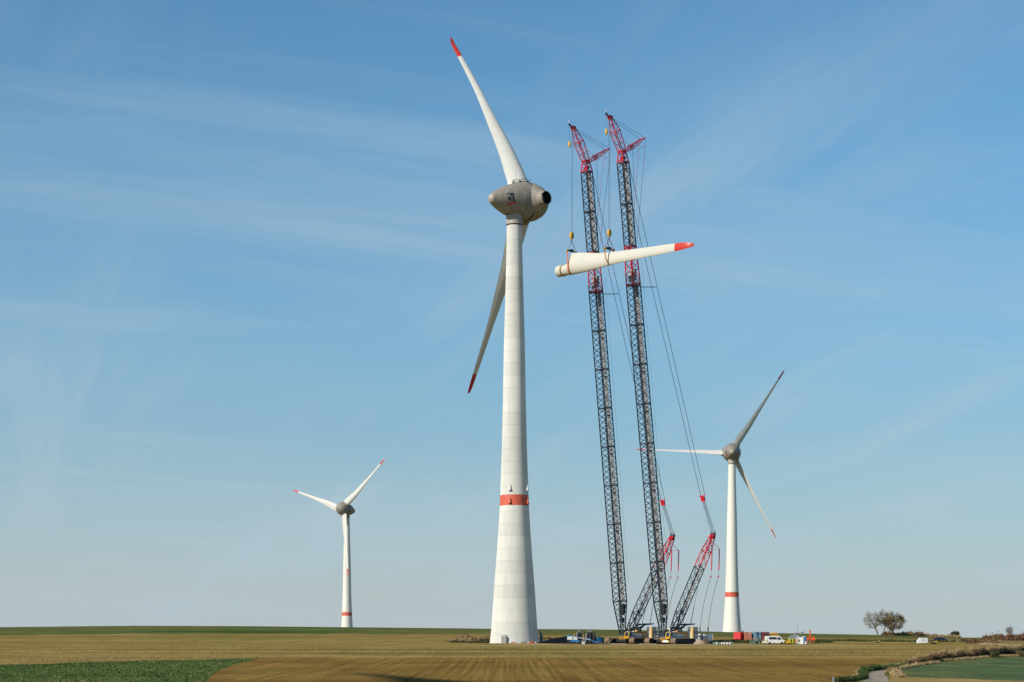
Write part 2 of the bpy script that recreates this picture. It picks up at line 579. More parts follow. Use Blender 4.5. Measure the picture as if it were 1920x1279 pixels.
def build_ground():
    us = np.concatenate([np.linspace(-1.3, -0.34, 40)[:-1], np.linspace(-0.34, 0.34, 1000), np.linspace(0.34, 1.3, 40)[1:]])
    ys = np.concatenate([np.linspace(-250, 150, 60)[:-1], np.arange(150, 350, 1.0), np.arange(350, 860, 1.8), np.linspace(862, 1100, 60)[:-1], np.geomspace(1100, 7000, 40)])
    # in front of 150 m the fan keeps the width it has at 150 m
    U, Yg = np.meshgrid(us, ys)
    X = U * np.clip(Yg + 20, 170, None)
    Z = terrain(X, Yg)
    ny, nx = X.shape
    V = np.stack([X, Yg, Z], -1).reshape(-1, 3)
    idx = np.arange(ny * nx).reshape(ny, nx)
    Q = np.stack([idx[:-1, :-1], idx[:-1, 1:], idx[1:, 1:], idx[1:, :-1]], -1).reshape(-1, 4)
    cx = V[Q][:, :, 0].mean(1)
    cy = V[Q][:, :, 1].mean(1)
    cyc = np.clip(cy, 60, None)
    px = 960 + F * cx / cyc
    zf = np.interp(cy, YT, ZT)
    row = EYE + (CAM_Z - terrain(cx, cy)) / cyc * F
    w = 1.3 * np.sin(cx * 0.21 + 0.7 * np.sin(cy * 0.3)) + 0.8 * np.sin(cx * 0.53 + cy * 0.11)   # ragged field edges, metres
    reg = np.zeros(len(Q), int)          # 0 stubble
    rough = w * F / cyc * 0.12
    far_edge = np.interp(px, [-2000, 0, 250, 640, 920, 1100, 1280, 1400, 1560, 1780, 2400], [1193, 1191, 1188.5, 1187.8, 1189, 1192, 1194, 1195, 1196, 1197.5, 1199])
    reg[(row < far_edge + rough * 0.3) | (cy > 850)] = 1
    # ploughed foreground
    pl_edge = np.interp(px, [-2000, 480, 1000, 1600, 2400], [1234, 1233.5, 1233.5, 1234.5, 1238])
    top = np.interp(px, [-2000, 0, 480], [1290, 1246.5, 1234])
    pl_edge = np.where(px < 484, np.maximum(top + 0.6, pl_edge), pl_edge)
    fore = (row > pl_edge) | (cy < 150)
    reg[fore] = 2
    # oilseed crop lower left
    right = np.interp(row, [1233, 1238, 1246, 1262, 1279, 1400], [490, 472, 440, 405, 388, 300])
    top = np.interp(px, [-2000, 0, 480], [1290, 1246.5, 1234])
    reg[(row > top + rough * 0.3) & (px < right + rough * 2) & (cy > 40)] = 3
    # pale headland strip at the foot of the stubble and the haul track in front of the cranes
    tr_mid = np.interp(px, [860, 940, 1020, 1200, 1560, 1700], [1212, 1210.5, 1208.3, 1209.0, 1210.5, 1210.5])
    reg[(np.abs(row - tr_mid) < np.interp(px, [860, 1020, 1560, 1700], [0.2, 1.1, 1.0, 0.1])) & (cy < 520) & (cy > 300) & (px > 850) & (px < 1700)] = 4
    # dark churned soil of the crane pad
    reg[(px > 1020) & (px < 1345) & (cy > 478 + rough * 4) & (cy < 545 + rough * 6) & (row < tr_mid)] = 5
    # lower right: road, verges, winter crop
    xr = px
    rb_l = np.interp(row, [1245, 1252, 1254, 1258, 1262, 1268, 1272, 1276, 1279, 1300, 1400], [1700, 1672, 1652, 1635, 1627, 1627, 1629, 1622, 1612, 1540, 1350])
    rb_r = np.interp(row, [1245, 1252, 1256, 1260, 1266, 1270, 1274, 1279, 1300, 1400], [1700, 1674, 1666, 1660, 1658, 1664, 1667, 1666, 1660, 1600])
    verge_l = np.interp(row, [1238, 1246, 1250, 1258, 1263, 1268, 1274, 1279, 1300, 1400], [1800, 1640, 1618, 1612, 1616, 1614, 1600, 1566, 1500, 1300])
    right_zone = (row > np.interp(px, [1590, 1640, 1700, 1780, 1920, 3000], [1290, 1246, 1238, 1232, 1222, 1200]))
    reg[(row > 1238) & (px > verge_l) & fore | (right_zone & (px > 1640) & (row > 1222))] = 6
    crop_top = np.interp(px, [1686, 1700, 1750, 1850, 1920, 3000], [1256, 1248.5, 1243.5, 1236, 1231, 1190])
    crop_bot = np.interp(px, [1686, 1692, 1705, 1800, 1920, 3000], [1257, 1266, 1270, 1272.5, 1277, 1300])
    reg[(px > 1685) & (row > crop_top) & (row < crop_bot)] = 7
    reg[(px > 1668) & (row >= crop_bot) & (cy > 0) & (row < 1420)] = 8
    reg[(px > rb_l) & (px < rb_r) & (row > 1250) & (row < 1420)] = 9
    # slope of rough ground under the far right shrubs
    reg[(px > 1775) & (row > 1198.5) & (row < np.interp(px, [1775, 1800, 1850, 1900], [1198.5, 1206, 1211, 1213]) + rough) & (cy < 850)] = 10
    names = [('stubble_field', 'stubble'), ('far_crop_field', 'farcrop'), ('ploughed_field', 'plough'), ('leafy_crop_field', 'rape'),
             ('haul_track', 'haul'), ('crane_pad', 'pad'), ('grass_verge', 'verge'), ('winter_crop_field', 'winter'),
             ('dry_field_margin', 'margin'), ('road', 'road'), ('rough_slope', 'slope')]
    G = {}
    G['stubble'] = ground_mat('stubble', [(0.155, 0.125, 0.036), (0.235, 0.152, 0.048), (0.33, 0.215, 0.078), (0.20, 0.152, 0.040), (0.36, 0.24, 0.085), (0.24, 0.16, 0.05)], 0.0035, 0.05, 0.42, 2.2, rot=R(2), blot=((0.15, 0.145, 0.036), 0.012, 0.46, 0.68, 0.7))
    G['farcrop'] = ground_mat('far_crop', [(0.060, 0.085, 0.022), (0.095, 0.125, 0.040), (0.15, 0.13, 0.040), (0.08, 0.115, 0.042), (0.17, 0.115, 0.04)], 0.0035, 0.012, 0.35, 0.9, bump=0.3)
    G['plough'] = ground_mat('ploughed_soil', [(0.190, 0.106, 0.030), (0.250, 0.145, 0.044), (0.220, 0.132, 0.038), (0.170, 0.100, 0.030)], 0.01, 0.03, 0.42, 3.2, furrow=(0.068, 0.30, 1.5), bump=0.7, blot=((0.27, 0.21, 0.045), 0.09, 0.46, 0.75, 0.45))
    G['rape'] = ground_mat('leafy_crop_ground', [(0.045, 0.075, 0.020), (0.07, 0.105, 0.030), (0.10, 0.125, 0.036)], 0.03, 0.05, 0.45, 2.6)
    G['haul'] = ground_mat('haul_track_dust', [(0.34, 0.25, 0.11), (0.42, 0.31, 0.15)], 0.05, 0.1, 0.2, 2)
    G['pad'] = ground_mat('churned_soil', [(0.075, 0.048, 0.028), (0.15, 0.10, 0.055), (0.24, 0.17, 0.10)], 0.12, 0.2, 0.4, 1.5)
    G['verge'] = ground_mat('verge_grass', [(0.06, 0.065, 0.020), (0.13, 0.13, 0.04), (0.24, 0.18, 0.075)], 0.12, 0.08, 0.4, 3)
    G['winter'] = ground_mat('winter_crop', [(0.072, 0.110, 0.052), (0.092, 0.130, 0.060), (0.16, 0.16, 0.065)], 0.010, 0.09, 0.35, 3, lo=0.40, hi=0.74, furrow=(0.9, 0.16, 1.3), blot=((0.20, 0.17, 0.06), 0.06, 0.52, 0.70, 0.65))
    G['margin'] = ground_mat('dry_margin', [(0.25, 0.17, 0.055), (0.34, 0.24, 0.09)], 0.05, 0.08, 0.3, 3)
    G['road'] = ground_mat('worn_asphalt', [(0.27, 0.225, 0.165), (0.35, 0.29, 0.21)], 0.25, 0.2, 0.12, 3, bump=0.1)
    G['slope'] = ground_mat('rough_slope', [(0.13, 0.14, 0.04), (0.20, 0.15, 0.055), (0.28, 0.20, 0.08), (0.14, 0.15, 0.045)], 0.05, 0.05, 0.4, 1.5)
    for k, (nm, mk) in enumerate(names):
        q = Q[reg == k]
        if not len(q):
            continue
        used, inv = np.unique(q.ravel(), return_inverse=True)
        o = np_mesh(nm, V[used], inv.reshape(-1, 4), G[mk], smooth=True)
        tag(o, kind='structure')
    # the wide land underneath and around
    mb = MB()
    S = 9000
    mb.add([(-S, -600, -40), (S, -600, -40), (S, S, -60), (-S, S, -60)], [(0, 1, 2, 3)])
    tag(mb.build('ground', G['farcrop']), kind='structure')
    return V, Q, reg, px, row, cx, cy


GV = build_ground()

# ------------------------------------------------------------------ wind turbines
TPROF = [(-2.5, 7.9), (0, 7.52), (4, 7.05), (9, 6.72), (17, 6.18), (25, 5.55), (33.5, 4.92), (42, 4.42), (46, 4.30), (60, 3.80), (73, 3.50), (90, 3.22), (105, 2.80), (120, 2.42), (128.2, 2.32)]


def trad(z):
    return float(np.interp(z, [p[0] for p in TPROF], [p[1] for p in TPROF]))


BLADE_ST = [  # span, LE offset, TE offset, thickness, shape (0 = circle, 1 = airfoil)
    (-0.4, 1.5, 1.5, 3.0, 0), (0.0, 1.86, 1.86, 3.7, 0), (2.2, 1.86, 1.86, 3.7, 0), (2.3, 1.78, 1.78, 3.5, 0), (4.6, 1.8, 1.85, 3.3, 0.05), (5.2, 1.78, 2.6, 3.0, 0.3), (5.7, 1.85, 4.2, 2.8, 0.75),
    (6.5, 1.9, 4.85, 2.6, 1), (8.5, 1.9, 4.8, 2.35, 1), (11, 1.84, 4.45, 2.05, 1), (14, 1.75, 4.0, 1.8, 1), (18, 1.5, 3.35, 1.45, 1), (22, 1.25, 2.95, 1.15, 1),
    (30, 1.00, 2.50, 0.85, 1), (38, 0.92, 2.15, 0.65, 1), (46, 0.90, 1.82, 0.48, 1), (51.3, 0.84, 1.55, 0.36, 1), (51.3, 0.84, 1.55, 0.36, 1), (54, 0.74, 1.42, 0.28, 1),
    (56.3, 0.58, 1.18, 0.2, 1), (57.4, 0.38, 0.92, 0.14, 1), (58.2, 0.05, 0.62, 0.08, 1)]


BLADE_IN = [  # blade on the hub, its root fairing carries the full chord down to the nacelle
    (-0.6, 2.0, 4.5, 3.4, 0.5), (0.8, 2.0, 4.75, 3.1, 0.9), (3.0, 2.05, 4.5, 2.75, 1), (5.3, 2.1, 4.2, 2.5, 1), (8.0, 2.1, 3.75, 2.3, 1), (11.0, 2.1, 3.3, 2.0, 1),
    (14.7, 2.0, 2.9, 1.75, 1), (19, 1.75, 2.55, 1.4, 1), (24, 1.4, 2.25, 1.1, 1), (29, 1.1, 1.9, 0.9, 1), (33.6, 0.88, 1.62, 0.75, 1), (38, 0.75, 1.45, 0.65, 1), (42.8, 0.62, 1.32, 0.55, 1), (46.5, 0.56, 1.22, 0.46, 1), (49, 0.52, 1.15, 0.40, 1), (51.3, 0.50, 1.08, 0.36, 1), (51.3, 0.50, 1.08, 0.36, 1), (54, 0.46, 0.98, 0.28, 1), (56.3, 0.38, 0.84, 0.2, 1), (57.4, 0.28, 0.68, 0.14, 1), (58.2, 0.05, 0.50, 0.08, 1)]


def blade_meshes(scale=1.0, parent=None, twist=14.0, white='blade', wing=1.1, narrow=1.0, stations=None, bow=0.0):
    """blade along +Z, trailing edge towards +X, thickness along Y; returns the body (with the red tip as its sub-part)"""
    def section(s, le, te, th, sh, n=20):
        pts = []
        a = R(twist) * max(0.0, 1 - s / 40.0) ** 1.4
        bend = wing * max(0.0, (s - 56.0) / 2.2) ** 2
        for i in range(n):
            t = 2 * math.pi * i / n
            cx = (te - le) / 2
            hw = (te + le) / 2
            x = cx + hw * math.cos(t)
            yc = th / 2 * math.sin(t)
            q = (math.cos(t) + 1) / 2            # 0 at LE ... 1 at TE
            taper = (1 - sh) + sh * (1 - q) ** 0.75 * 1.35 * (0.35 + 0.65 * math.sqrt(max(q, 0))) * 1.55
            y = yc * max(taper, 0.03)
            x -= bow * (1 - max(0.0, (s - 36) / 22.2) ** 1.6)
            pts.append(((x * math.cos(a) - y * math.sin(a)) * scale, (x * math.sin(a) + y * math.cos(a) - bend) * scale, s * scale))
        return pts
    n = 20

    def loft(sts, m, name, par):
        mb = MB()
        vs, fs = [], []
        for st in sts:
            vs += section(*st, n)
        for k in range(len(sts) - 1):
            for i in range(n):
                j = (i + 1) % n
                fs.append((k * n + i, k * n + j, (k + 1) * n + j, (k + 1) * n + i))
        fs.append(tuple(reversed(range(n))))
        fs.append(tuple(range((len(sts) - 1) * n, len(sts) * n)))
        mb.add(vs, fs)
        return mb.build(name, m, par, smooth=True)
    STS = stations or BLADE_ST
    cutk = len(STS) - 5
    body = loft(STS[:cutk], M[white], 'blade', parent)
    tip = loft(STS[cutk:], M['tip_red'], 'red_tip', body)
    return body, tip


def yaw_frame(yaw, tilt):
    a = Vector((math.cos(yaw) * math.cos(tilt), math.sin(yaw) * math.cos(tilt), math.sin(tilt)))
    h = Vector((math.sin(yaw), -math.cos(yaw), 0))
    v = h.cross(a)
    if v.z < 0:
        v = -v
    return a, h, v


NPROF = [(-15.6, 0.02), (-15.45, 0.75), (-15.0, 1.25), (-14.3, 1.75), (-13.4, 2.3), (-12, 3.0), (-10.5, 3.68), (-9, 4.25), (-7.5, 4.75), (-6, 5.15), (-4.5, 5.5), (-3, 5.75), (-1.6, 5.88)]
HPROF = [(-1.3, 5.9), (0, 5.93), (1.2, 5.8), (2.6, 5.4), (4.0, 4.75), (5.2, 3.9), (6.2, 2.8), (6.9, 1.6), (7.25, 0.6), (7.3, 0.02)]


def nrad(t):
    return float(np.interp(t, [p[0] for p in NPROF], [p[1] for p in NPROF]))


def turbine(label, base, yaw, tilt, phases, pitch, L, rings=False, hub_h=135.2, platform=(), overhang=5.4, cone=0.0, logo=True, group=None, bow=0.5, wing=1.1):
    root = thing('wind_turbine', label, 'wind turbine', base, 0, group)
    # tower
    if rings:
        core = MB()
        core.lathe([(z, r - 0.07) for z, r in TPROF], 64)
        core.build('tower_core', M['joint'], root, smooth=True)
        h = 3.75
        z = -1.25
        band0, band1 = 41.8, 45.0
        k = 0
        edges = [-1.25]
        while edges[-1] < 128.2:
            edges.append(min(edges[-1] + h, 128.2))
        cuts = sorted(set([e for e in edges if not (band0 - 0.8 < e < band1 + 0.8)] + [band0, band1]))
        for z0, z1 in zip(cuts, cuts[1:]):
            if z1 - z0 < 0.2:
                continue
            mb = MB()
            g = 0.018
            zs = [z0 + g, (z0 + z1) / 2, z1 - g]
            prof = [(zs[0], trad(zs[0]) - 0.09)] + [(q, trad(q)) for q in zs] + [(zs[2], trad(zs[2]) - 0.09)]
            mb.lathe(prof, 64, caps=False)
            isband = abs(z0 - band0) < 0.01
            mb.build('red_band' if isband else 'concrete_ring', M['band_red'] if isband else M['concrete'], root, smooth=True)
    else:
        for (z0, z1, nm, mm) in ((-2.5, 41.8, 'tower_base', 'tower_white'), (41.8, 45.0, 'red_band', 'band_red'), (45.0, 128.2, 'tower', 'tower_white')):
            mb = MB()
            zs = [z0] + [p[0] for p in TPROF if z0 < p[0] < z1] + [z1]
            d = 0.015 if nm == 'red_band' else 0
            mb.lathe([(q, trad(q) + d) for q in zs], 48)
            mb.build(nm, M[mm], root, smooth=True)
    mb = MB()
    mb.lathe([(127.4, 2.35), (127.5, 2.52), (129.4, 2.50), (130.6, 2.5)], 48)
    mb.build('yaw_collar', M['nose'], root, smooth=True)
    mb = MB()
    mb.lathe([(127.15, 2.36), (127.42, 2.6)], 48)
    mb.build('collar_ring', M['seam'], root, smooth=True)
    a, hh, v = yaw_frame(yaw, tilt)
    H = Vector((a.x * overhang, a.y * overhang, hub_h))
    # nacelle
    mb = MB()
    mb.lathe(NPROF[2:], 56, axis=a, org=H)
    nac = mb.build('nacelle', M['nacelle'], root, smooth=True)
    mb = MB()
    mb.lathe([(t, r + 0.02) for t, r in NPROF[:3]], 40, axis=a, org=H)
    mb.build('tail_cap', M['nose'], nac, smooth=True)
    mb = MB()
    mb.lathe([(-1.85, 5.80), (-1.85, 5.90), (-1.28, 5.93), (-1.28, 5.80)], 56, axis=a, org=H)
    mb.build('rotor_gap', M['seam'], nac, smooth=True)
    mb = MB()
    mb.lathe(HPROF, 56, axis=a, org=H)
    hub = mb.build('rotor_hub', M['nacelle'], root, smooth=True)
    # seam lines between shell panels of the nacelle
    mb = MB()
    for t in (-5.2, -9.3, -12.4):
        mb.lathe([(t, nrad(t) + 0.008), (t + 0.05, nrad(t + 0.05) + 0.008)], 56, axis=a, org=H, caps=False)
    u = Vector((0, 0, 1)).cross(a).normalized()
    w = a.cross(u)

    def surf(t, ang, off=0.02):
        r = nrad(t) + off
        return H + a * t + (u * math.cos(ang) + w * math.sin(ang)) * r
    mb.build('panel_joint', M['seam'], nac)
    # roof vents / service hatch rails
    mb = MB()
    up_ang = math.pi / 2
    for da in (-0.10, 0.10):
        for t in (-5.5, -4.5, -3.5):
            p = surf(t, up_ang + da, -0.05)
            mb.stick(p, p + w * 1.1, 0.035)
        mb.stick(surf(-5.5, up_ang + da) + w * 1.05, surf(-3.5, up_ang + da) + w * 1.05, 0.035)
    mb.build('roof_rail', M['dark'], nac)
    if logo:
        # emblem patch on both flanks: dark panel with a pale three-armed mark over a red wave
        for side in (0, 1):
            base_ang = math.pi if side == 0 else 0.0
            sgn = 1 if side == 0 else -1

            def P(x, y, off=0.03):
                x, y = x * 1.2, y * 1.2
                t = -10.1 + x * sgn * 1.0
                r = nrad(t)
                ang = base_ang - sgn * (y / r)
                return surf(t, ang, off)

            def quad(mb_, pts, off):
                c = [P(x, y, off) for x, y in pts]
                mb_.add(c, [tuple(range(len(c)))])
            mb = MB()
            sk = -0.12
            def T(x, y):
                return (x + y * sk, y)
            tri = [[T(-0.95, 1.05), T(0.95, 1.05), T(0.10, 0.12)],
                   [T(-0.10, -0.02), T(-1.0, 0.85), T(-1.0, -0.55), T(-0.12, -0.98)],
                   [T(0.18, 0.05), T(1.0, 0.85), T(1.0, -0.98), T(0.18, -0.98)]]
            for tr in tri:
                # subdivide finely enough to follow the curve
                c = (sum(p[0] for p in tr) / len(tr), sum(p[1] for p in tr) / len(tr))
                for i in range(len(tr)):
                    quad(mb, [tr[i], tr[(i + 1) % len(tr)], c], 0.05)
            mb.build('emblem', M['dark'], nac)
            mb = MB()
            xs = np.linspace(-1.0, 1.0, 9)
            for x0, x1 in zip(xs, xs[1:]):
                f0 = -1.25 + 0.12 * math.sin(x0 * 3)
                f1 = -1.25 + 0.12 * math.sin(x1 * 3)
                quad(mb, [T(x0, f0), T(x1, f1), T(x1, f1 - 0.4), T(x0, f0 - 0.4)], 0.05)
            quad(mb, [T(-1.0, -1.85), T(-0.5, -1.85), T(-0.5, -2.05), T(-1.0, -2.05)], 0.05)
            mb.build('red_wave', M['tip_red'], nac)
    # blades: socket, collar, blade
    k = L / 64.8
    for i, ph in enumerate(phases):
        e = (hh * math.cos(ph) + v * math.sin(ph)) * math.cos(cone) + a * math.sin(cone)
        T = (hh * math.sin(ph) - v * math.cos(ph))
        th = pitch[i]
        mb = MB()
        if th is None:
            # the empty socket waiting for its blade: a thick-walled open tube
            n = 40
            mb.lathe([(3.2, 5.0), (5.0, 4.1), (6.4, 3.0), (7.2, 2.35), (7.8, 2.08), (8.5, 2.04), (8.5, 1.86), (5.6, 1.80)], n, axis=e, org=H, caps=False)
            so = mb.build('blade_socket', M['nacelle'], hub, smooth=True)
            mb = MB()
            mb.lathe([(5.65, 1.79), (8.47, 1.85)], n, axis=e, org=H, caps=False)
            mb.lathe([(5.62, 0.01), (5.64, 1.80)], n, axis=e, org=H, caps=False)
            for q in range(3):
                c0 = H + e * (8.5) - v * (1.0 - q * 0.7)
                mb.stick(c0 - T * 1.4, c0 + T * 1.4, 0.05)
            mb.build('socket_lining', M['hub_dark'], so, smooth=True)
            mb = MB()     # root fairing: a pale curved fin that will meet the trailing edge
            A = H + e * 8.5 - a * 2.05 + v * 1.2
            B = H + e * 7.6 - a * 2.2 - v * 0.6
            Cc = H + e * 5.1 - a * 1.7 - v * 3.3
            D = H + e * 6.1 - a * 0.6 - v * 3.6
            E_ = H + e * 8.3 - a * 1.85 - v * 0.2
            off = a * 0.5
            vs = [A, B, Cc, D, E_]
            mb.add([p for p in vs] + [p + off for p in vs], [(0, 1, 4), (1, 2, 3, 4), (5, 9, 6), (6, 9, 8, 7), (0, 5, 6, 1), (1, 6, 7, 2), (2, 7, 8, 3), (3, 8, 9, 4), (4, 9, 5, 0)])
            mb.build('root_fairing', M['nose'], hub)
            continue
        c = T * math.cos(th) + a * math.sin(th)
        mb.lathe([(4.8, 2.35), (6.25, 2.3), (6.55, 2.05)], 32, axis=e, org=H)
        mb.build('blade_collar', M['nacelle'], hub, smooth=True)
        body, tip = blade_meshes(k * 1.0, root, white='blade', wing=wing if i == 0 else wing * 0.15, stations=BLADE_IN, bow=bow if i == 0 else bow * 0.4, twist=6.0)
        n3 = e.cross(c).normalized()
        mat4 = Matrix((
            (c.x, n3.x, e.x, 0), (c.y, n3.y, e.y, 0), (c.z, n3.z, e.z, 0), (0, 0, 0, 1)))
        # the blade starts inside the collar
        org = H + e * (L - 58.2 * k)
        mat4.translation = org
        body.matrix_local = mat4
        if i in platform:
            # work platform with railings hung round the blade root
            mb = MB()
            c0 = H + e * 6.6
            up = v
            for s in range(12):
                t0 = -math.pi * 0.95 + s * math.pi * 0.9 / 11
            pts = []
            for s in range(15):
                t = math.pi * (0.95 + 1.05 * s / 14)
                pts.append(c0 + (a * math.cos(t) * 2.9 + hh * (-math.sin(t)) * 3.0) + a * 0.2 + Vector((0, 0, 0.15 * math.sin(s * 2.1))))
            z = Vector((0, 0, 1))
            for p, q in zip(pts, pts[1:]):
                mb.stick(p, q, 0.16)
                mb.stick(p + z * 1.1, q + z * 1.1, 0.05)
                mb.stick(p + z * 0.6, q + z * 0.6, 0.04)
                mb.stick(p, p + z * 1.1, 0.05)
            plf = mb.build('work_platform', M['dark'], root)
            mb = MB()
            for s, hgt in ((2, 4.6),):
                p = pts[s]
                mb.stick(p, p + z * hgt, 0.05)
            mb.build('upright_pole', M['grey'], plf)
            for s0, s1, hgt in ((5, 6, 3.9), (10, 11, 3.0)):
                mb = MB()
                mb.stick(pts[s0], pts[s0] + z * hgt, 0.04)
                mb.stick(pts[s1], pts[s1] + z * hgt, 0.04)
                for q in range(6):
                    zz = z * (0.6 + q * (hgt - 0.8) / 5)
                    mb.stick(pts[s0] + zz, pts[s1] + zz, 0.04)
                mb.build('access_ladder', M['grey'], plf)
            for s in (1, 4, 8, 12):
                p = pts[s]
                mb = MB()
                mb.box(p + z * 0.4, (0.5, 0.4, 0.6), rz=s)
                mb.build('winch_box', M['dark'], plf)
    return root, H, a, hh, v


BASE = Vector((0.73, 500, 0))
main, Hm, am, hm, vm = turbine(
    'tall cream wind turbine nearest the cranes, one blade still missing from its grey hub', BASE,
    R(41.5), R(5.5), (R(118), R(238), R(-2)), (R(242), R(280), None), 64.6, rings=True, bow=1.2, wing=-1.0, platform=(0,), hub_h=135.4, overhang=5.5)


def tower_extras(root, base):
    # pairs of pointed sail-like housings above and on the red band
    def sail(ang, z, m):
        r = trad(z)
        mb = MB()
        prof = [(0.0, 0.42), (0.2, 0.40), (0.7, 0.28), (1.3, 0.12), (2.1, 0.03)]
        mb.lathe(prof, 16, org=(math.sin(ang) * (r + 0.30), -math.cos(ang) * (r + 0.30), z - 1.1))
        o = mb.build('marker_light_housing', M[m], root, smooth=True)
        mb = MB()
        mb.box((math.sin(ang) * (r + 0.3), -math.cos(ang) * (r + 0.3), z - 1.15), (0.9, 0.7, 0.08), rz=ang)
        mb.build('housing_bracket', M['dark'], o)
    for ang in (R(-17), R(60)):
        sail(ang, 47.4, 'white')
        sail(ang, 43.5, 'brightorange')
    # entrance porch at the foot
    r = trad(0.8)
    ang = R(-24)
    c = Vector((math.sin(ang) * (r + 0.15), -math.cos(ang) * (r + 0.15), 0))
    mb = MB()
    w, hgt, d = 1.5, 2.6, 0.9
    poly = [(-w / 2, 0), (w / 2, 0), (w / 2, hgt * 0.82), (w * 0.28, hgt), (-w * 0.28, hgt), (-w / 2, hgt * 0.82)]
    mb.prism(poly, -d, d)
    door = mb.build('door_porch', M['doorgrey'], root)
    door.location = c
    door.rotation_euler = (0, 0, R(-14))
    mb = MB()
    mb.prism([(-0.45, 0.1), (0.45, 0.1), (0.45, 2.0), (-0.45, 2.0)], -d - 0.03, -d - 0.002)
    mb.build('door', M['grey'], door)
    for o in (door,):
        pass
    # dark service tower of the entrance stairs at the right foot
    mb = MB()
    x0 = 7.62
    mb.box((x0 + 0.55, 0.5, 1.4), (0.9, 1.6, 2.9))
    mb.box((x0 + 0.28, 0.5, 3.2), (0.5, 1.2, 0.8))
    for q in range(6):
        mb.box((x0 + 1.15, 0.5, 0.3 + q * 0.42), (0.25, 1.2, 0.08))
    mb.build('service_steps', M['deepsteel'], root)


M['deepsteel'] = mat('blue_grey_steel', (0.10, 0.13, 0.16), 0.6)
tower_extras(main, BASE)

Yl = 1430.0
hubl = at(643.1, 953.8, Yl)
al = yaw_frame(R(235.1), R(5.4))[0]
turbine('small distant wind turbine at left, one blade hanging in front of its tower',
        (hubl.x - al.x * 5.4, hubl.y - al.y * 5.4, hubl.z - 135.2), R(235.1), R(5.4), (R(138.2), R(258.2), R(18.2)), (R(8), R(8), R(8)), 61.1, cone=R(2.1), logo=False, wing=0.5)
Yr = 1060.0
hubr = at(1371.8, 849.1, Yr)
ar = yaw_frame(R(84.5), R(4.1))[0]
turbine('distant wind turbine on the right behind the red containers, complete with three blades',
        (hubr.x - ar.x * 5.4, hubr.y - ar.y * 5.4, hubr.z - 135.2), R(84.5), R(4.1), (R(177.3), R(297.3), R(57.3)), (R(242), R(244), R(220)), 62.15, wing=0.5)

# a further turbine stands out of frame to the left; one of its blades throws the shadow seen on the ploughed field
SX, SY = -3.0 - 0.8 * 229, 181 - 0.6 * 229
turbine('wind turbine out of frame at left whose blade shadow darkens the ploughed field', (SX, SY, tz(SX, SY)), R(251.3), 0.0, (R(27), R(147), R(267)), (R(20),) * 3, 64.0, logo=False, overhang=5.4)

# ------------------------------------------------------------------ crawler cranes


def lattice(mb, A, B, wa, wb, lat, bay=1.75, rc=0.18, rb=0.115, flat=None, xbrace=False, mi=0, da=None, db=None, frames=True, sides=(0, 1, 2, 3)):
    """four chords from A to B; wa, wb lateral widths, da, db depths; lat: lateral unit vector"""
    A = Vector(A)
    B = Vector(B)
    d = (B - A)
    Ln = d.length
    d = d / Ln
    lat = Vector(lat)
    nn = d.cross(lat).normalized()
    da = wa if da is None else da
    db = wb if db is None else db
    cs = [(1, 1), (1, -1), (-1, -1), (-1, 1)]

    def corner(k, t):
        w = (wa + (wb - wa) * t) / 2
        q = (da + (db - da) * t) / 2
        return A + d * (Ln * t) + lat * (cs[k][0] * w) + nn * (cs[k][1] * q)
    for k in range(4):
        mb.stick(corner(k, 0), corner(k, 1), rc, mi)
    n = max(1, int(round(Ln / bay)))
    for k in sides:
        k2 = (k + 1) % 4
        for i in range(n):
            t0, t1 = i / n, (i + 1) / n
            if xbrace:
                mb.stick(corner(k, t0), corner(k2, t1), rb, mi, cap=False)
                mb.stick(corner(k2, t0), corner(k, t1), rb, mi, cap=False)
            else:
                ph = (i + (1 if k in (1, 2) else 0)) % 2
                if ph:
                    mb.stick(corner(k, t0), corner(k2, t1), rb, mi, cap=False)
                else:
                    mb.stick(corner(k2, t0), corner(k, t1), rb, mi, cap=False)
    if frames:
        for t in (0.0, 1.0):
            for k in range(4):
                mb.stick(corner(k, t), corner((k + 1) % 4, t), rb * 1.4, mi, cap=False)
    return corner


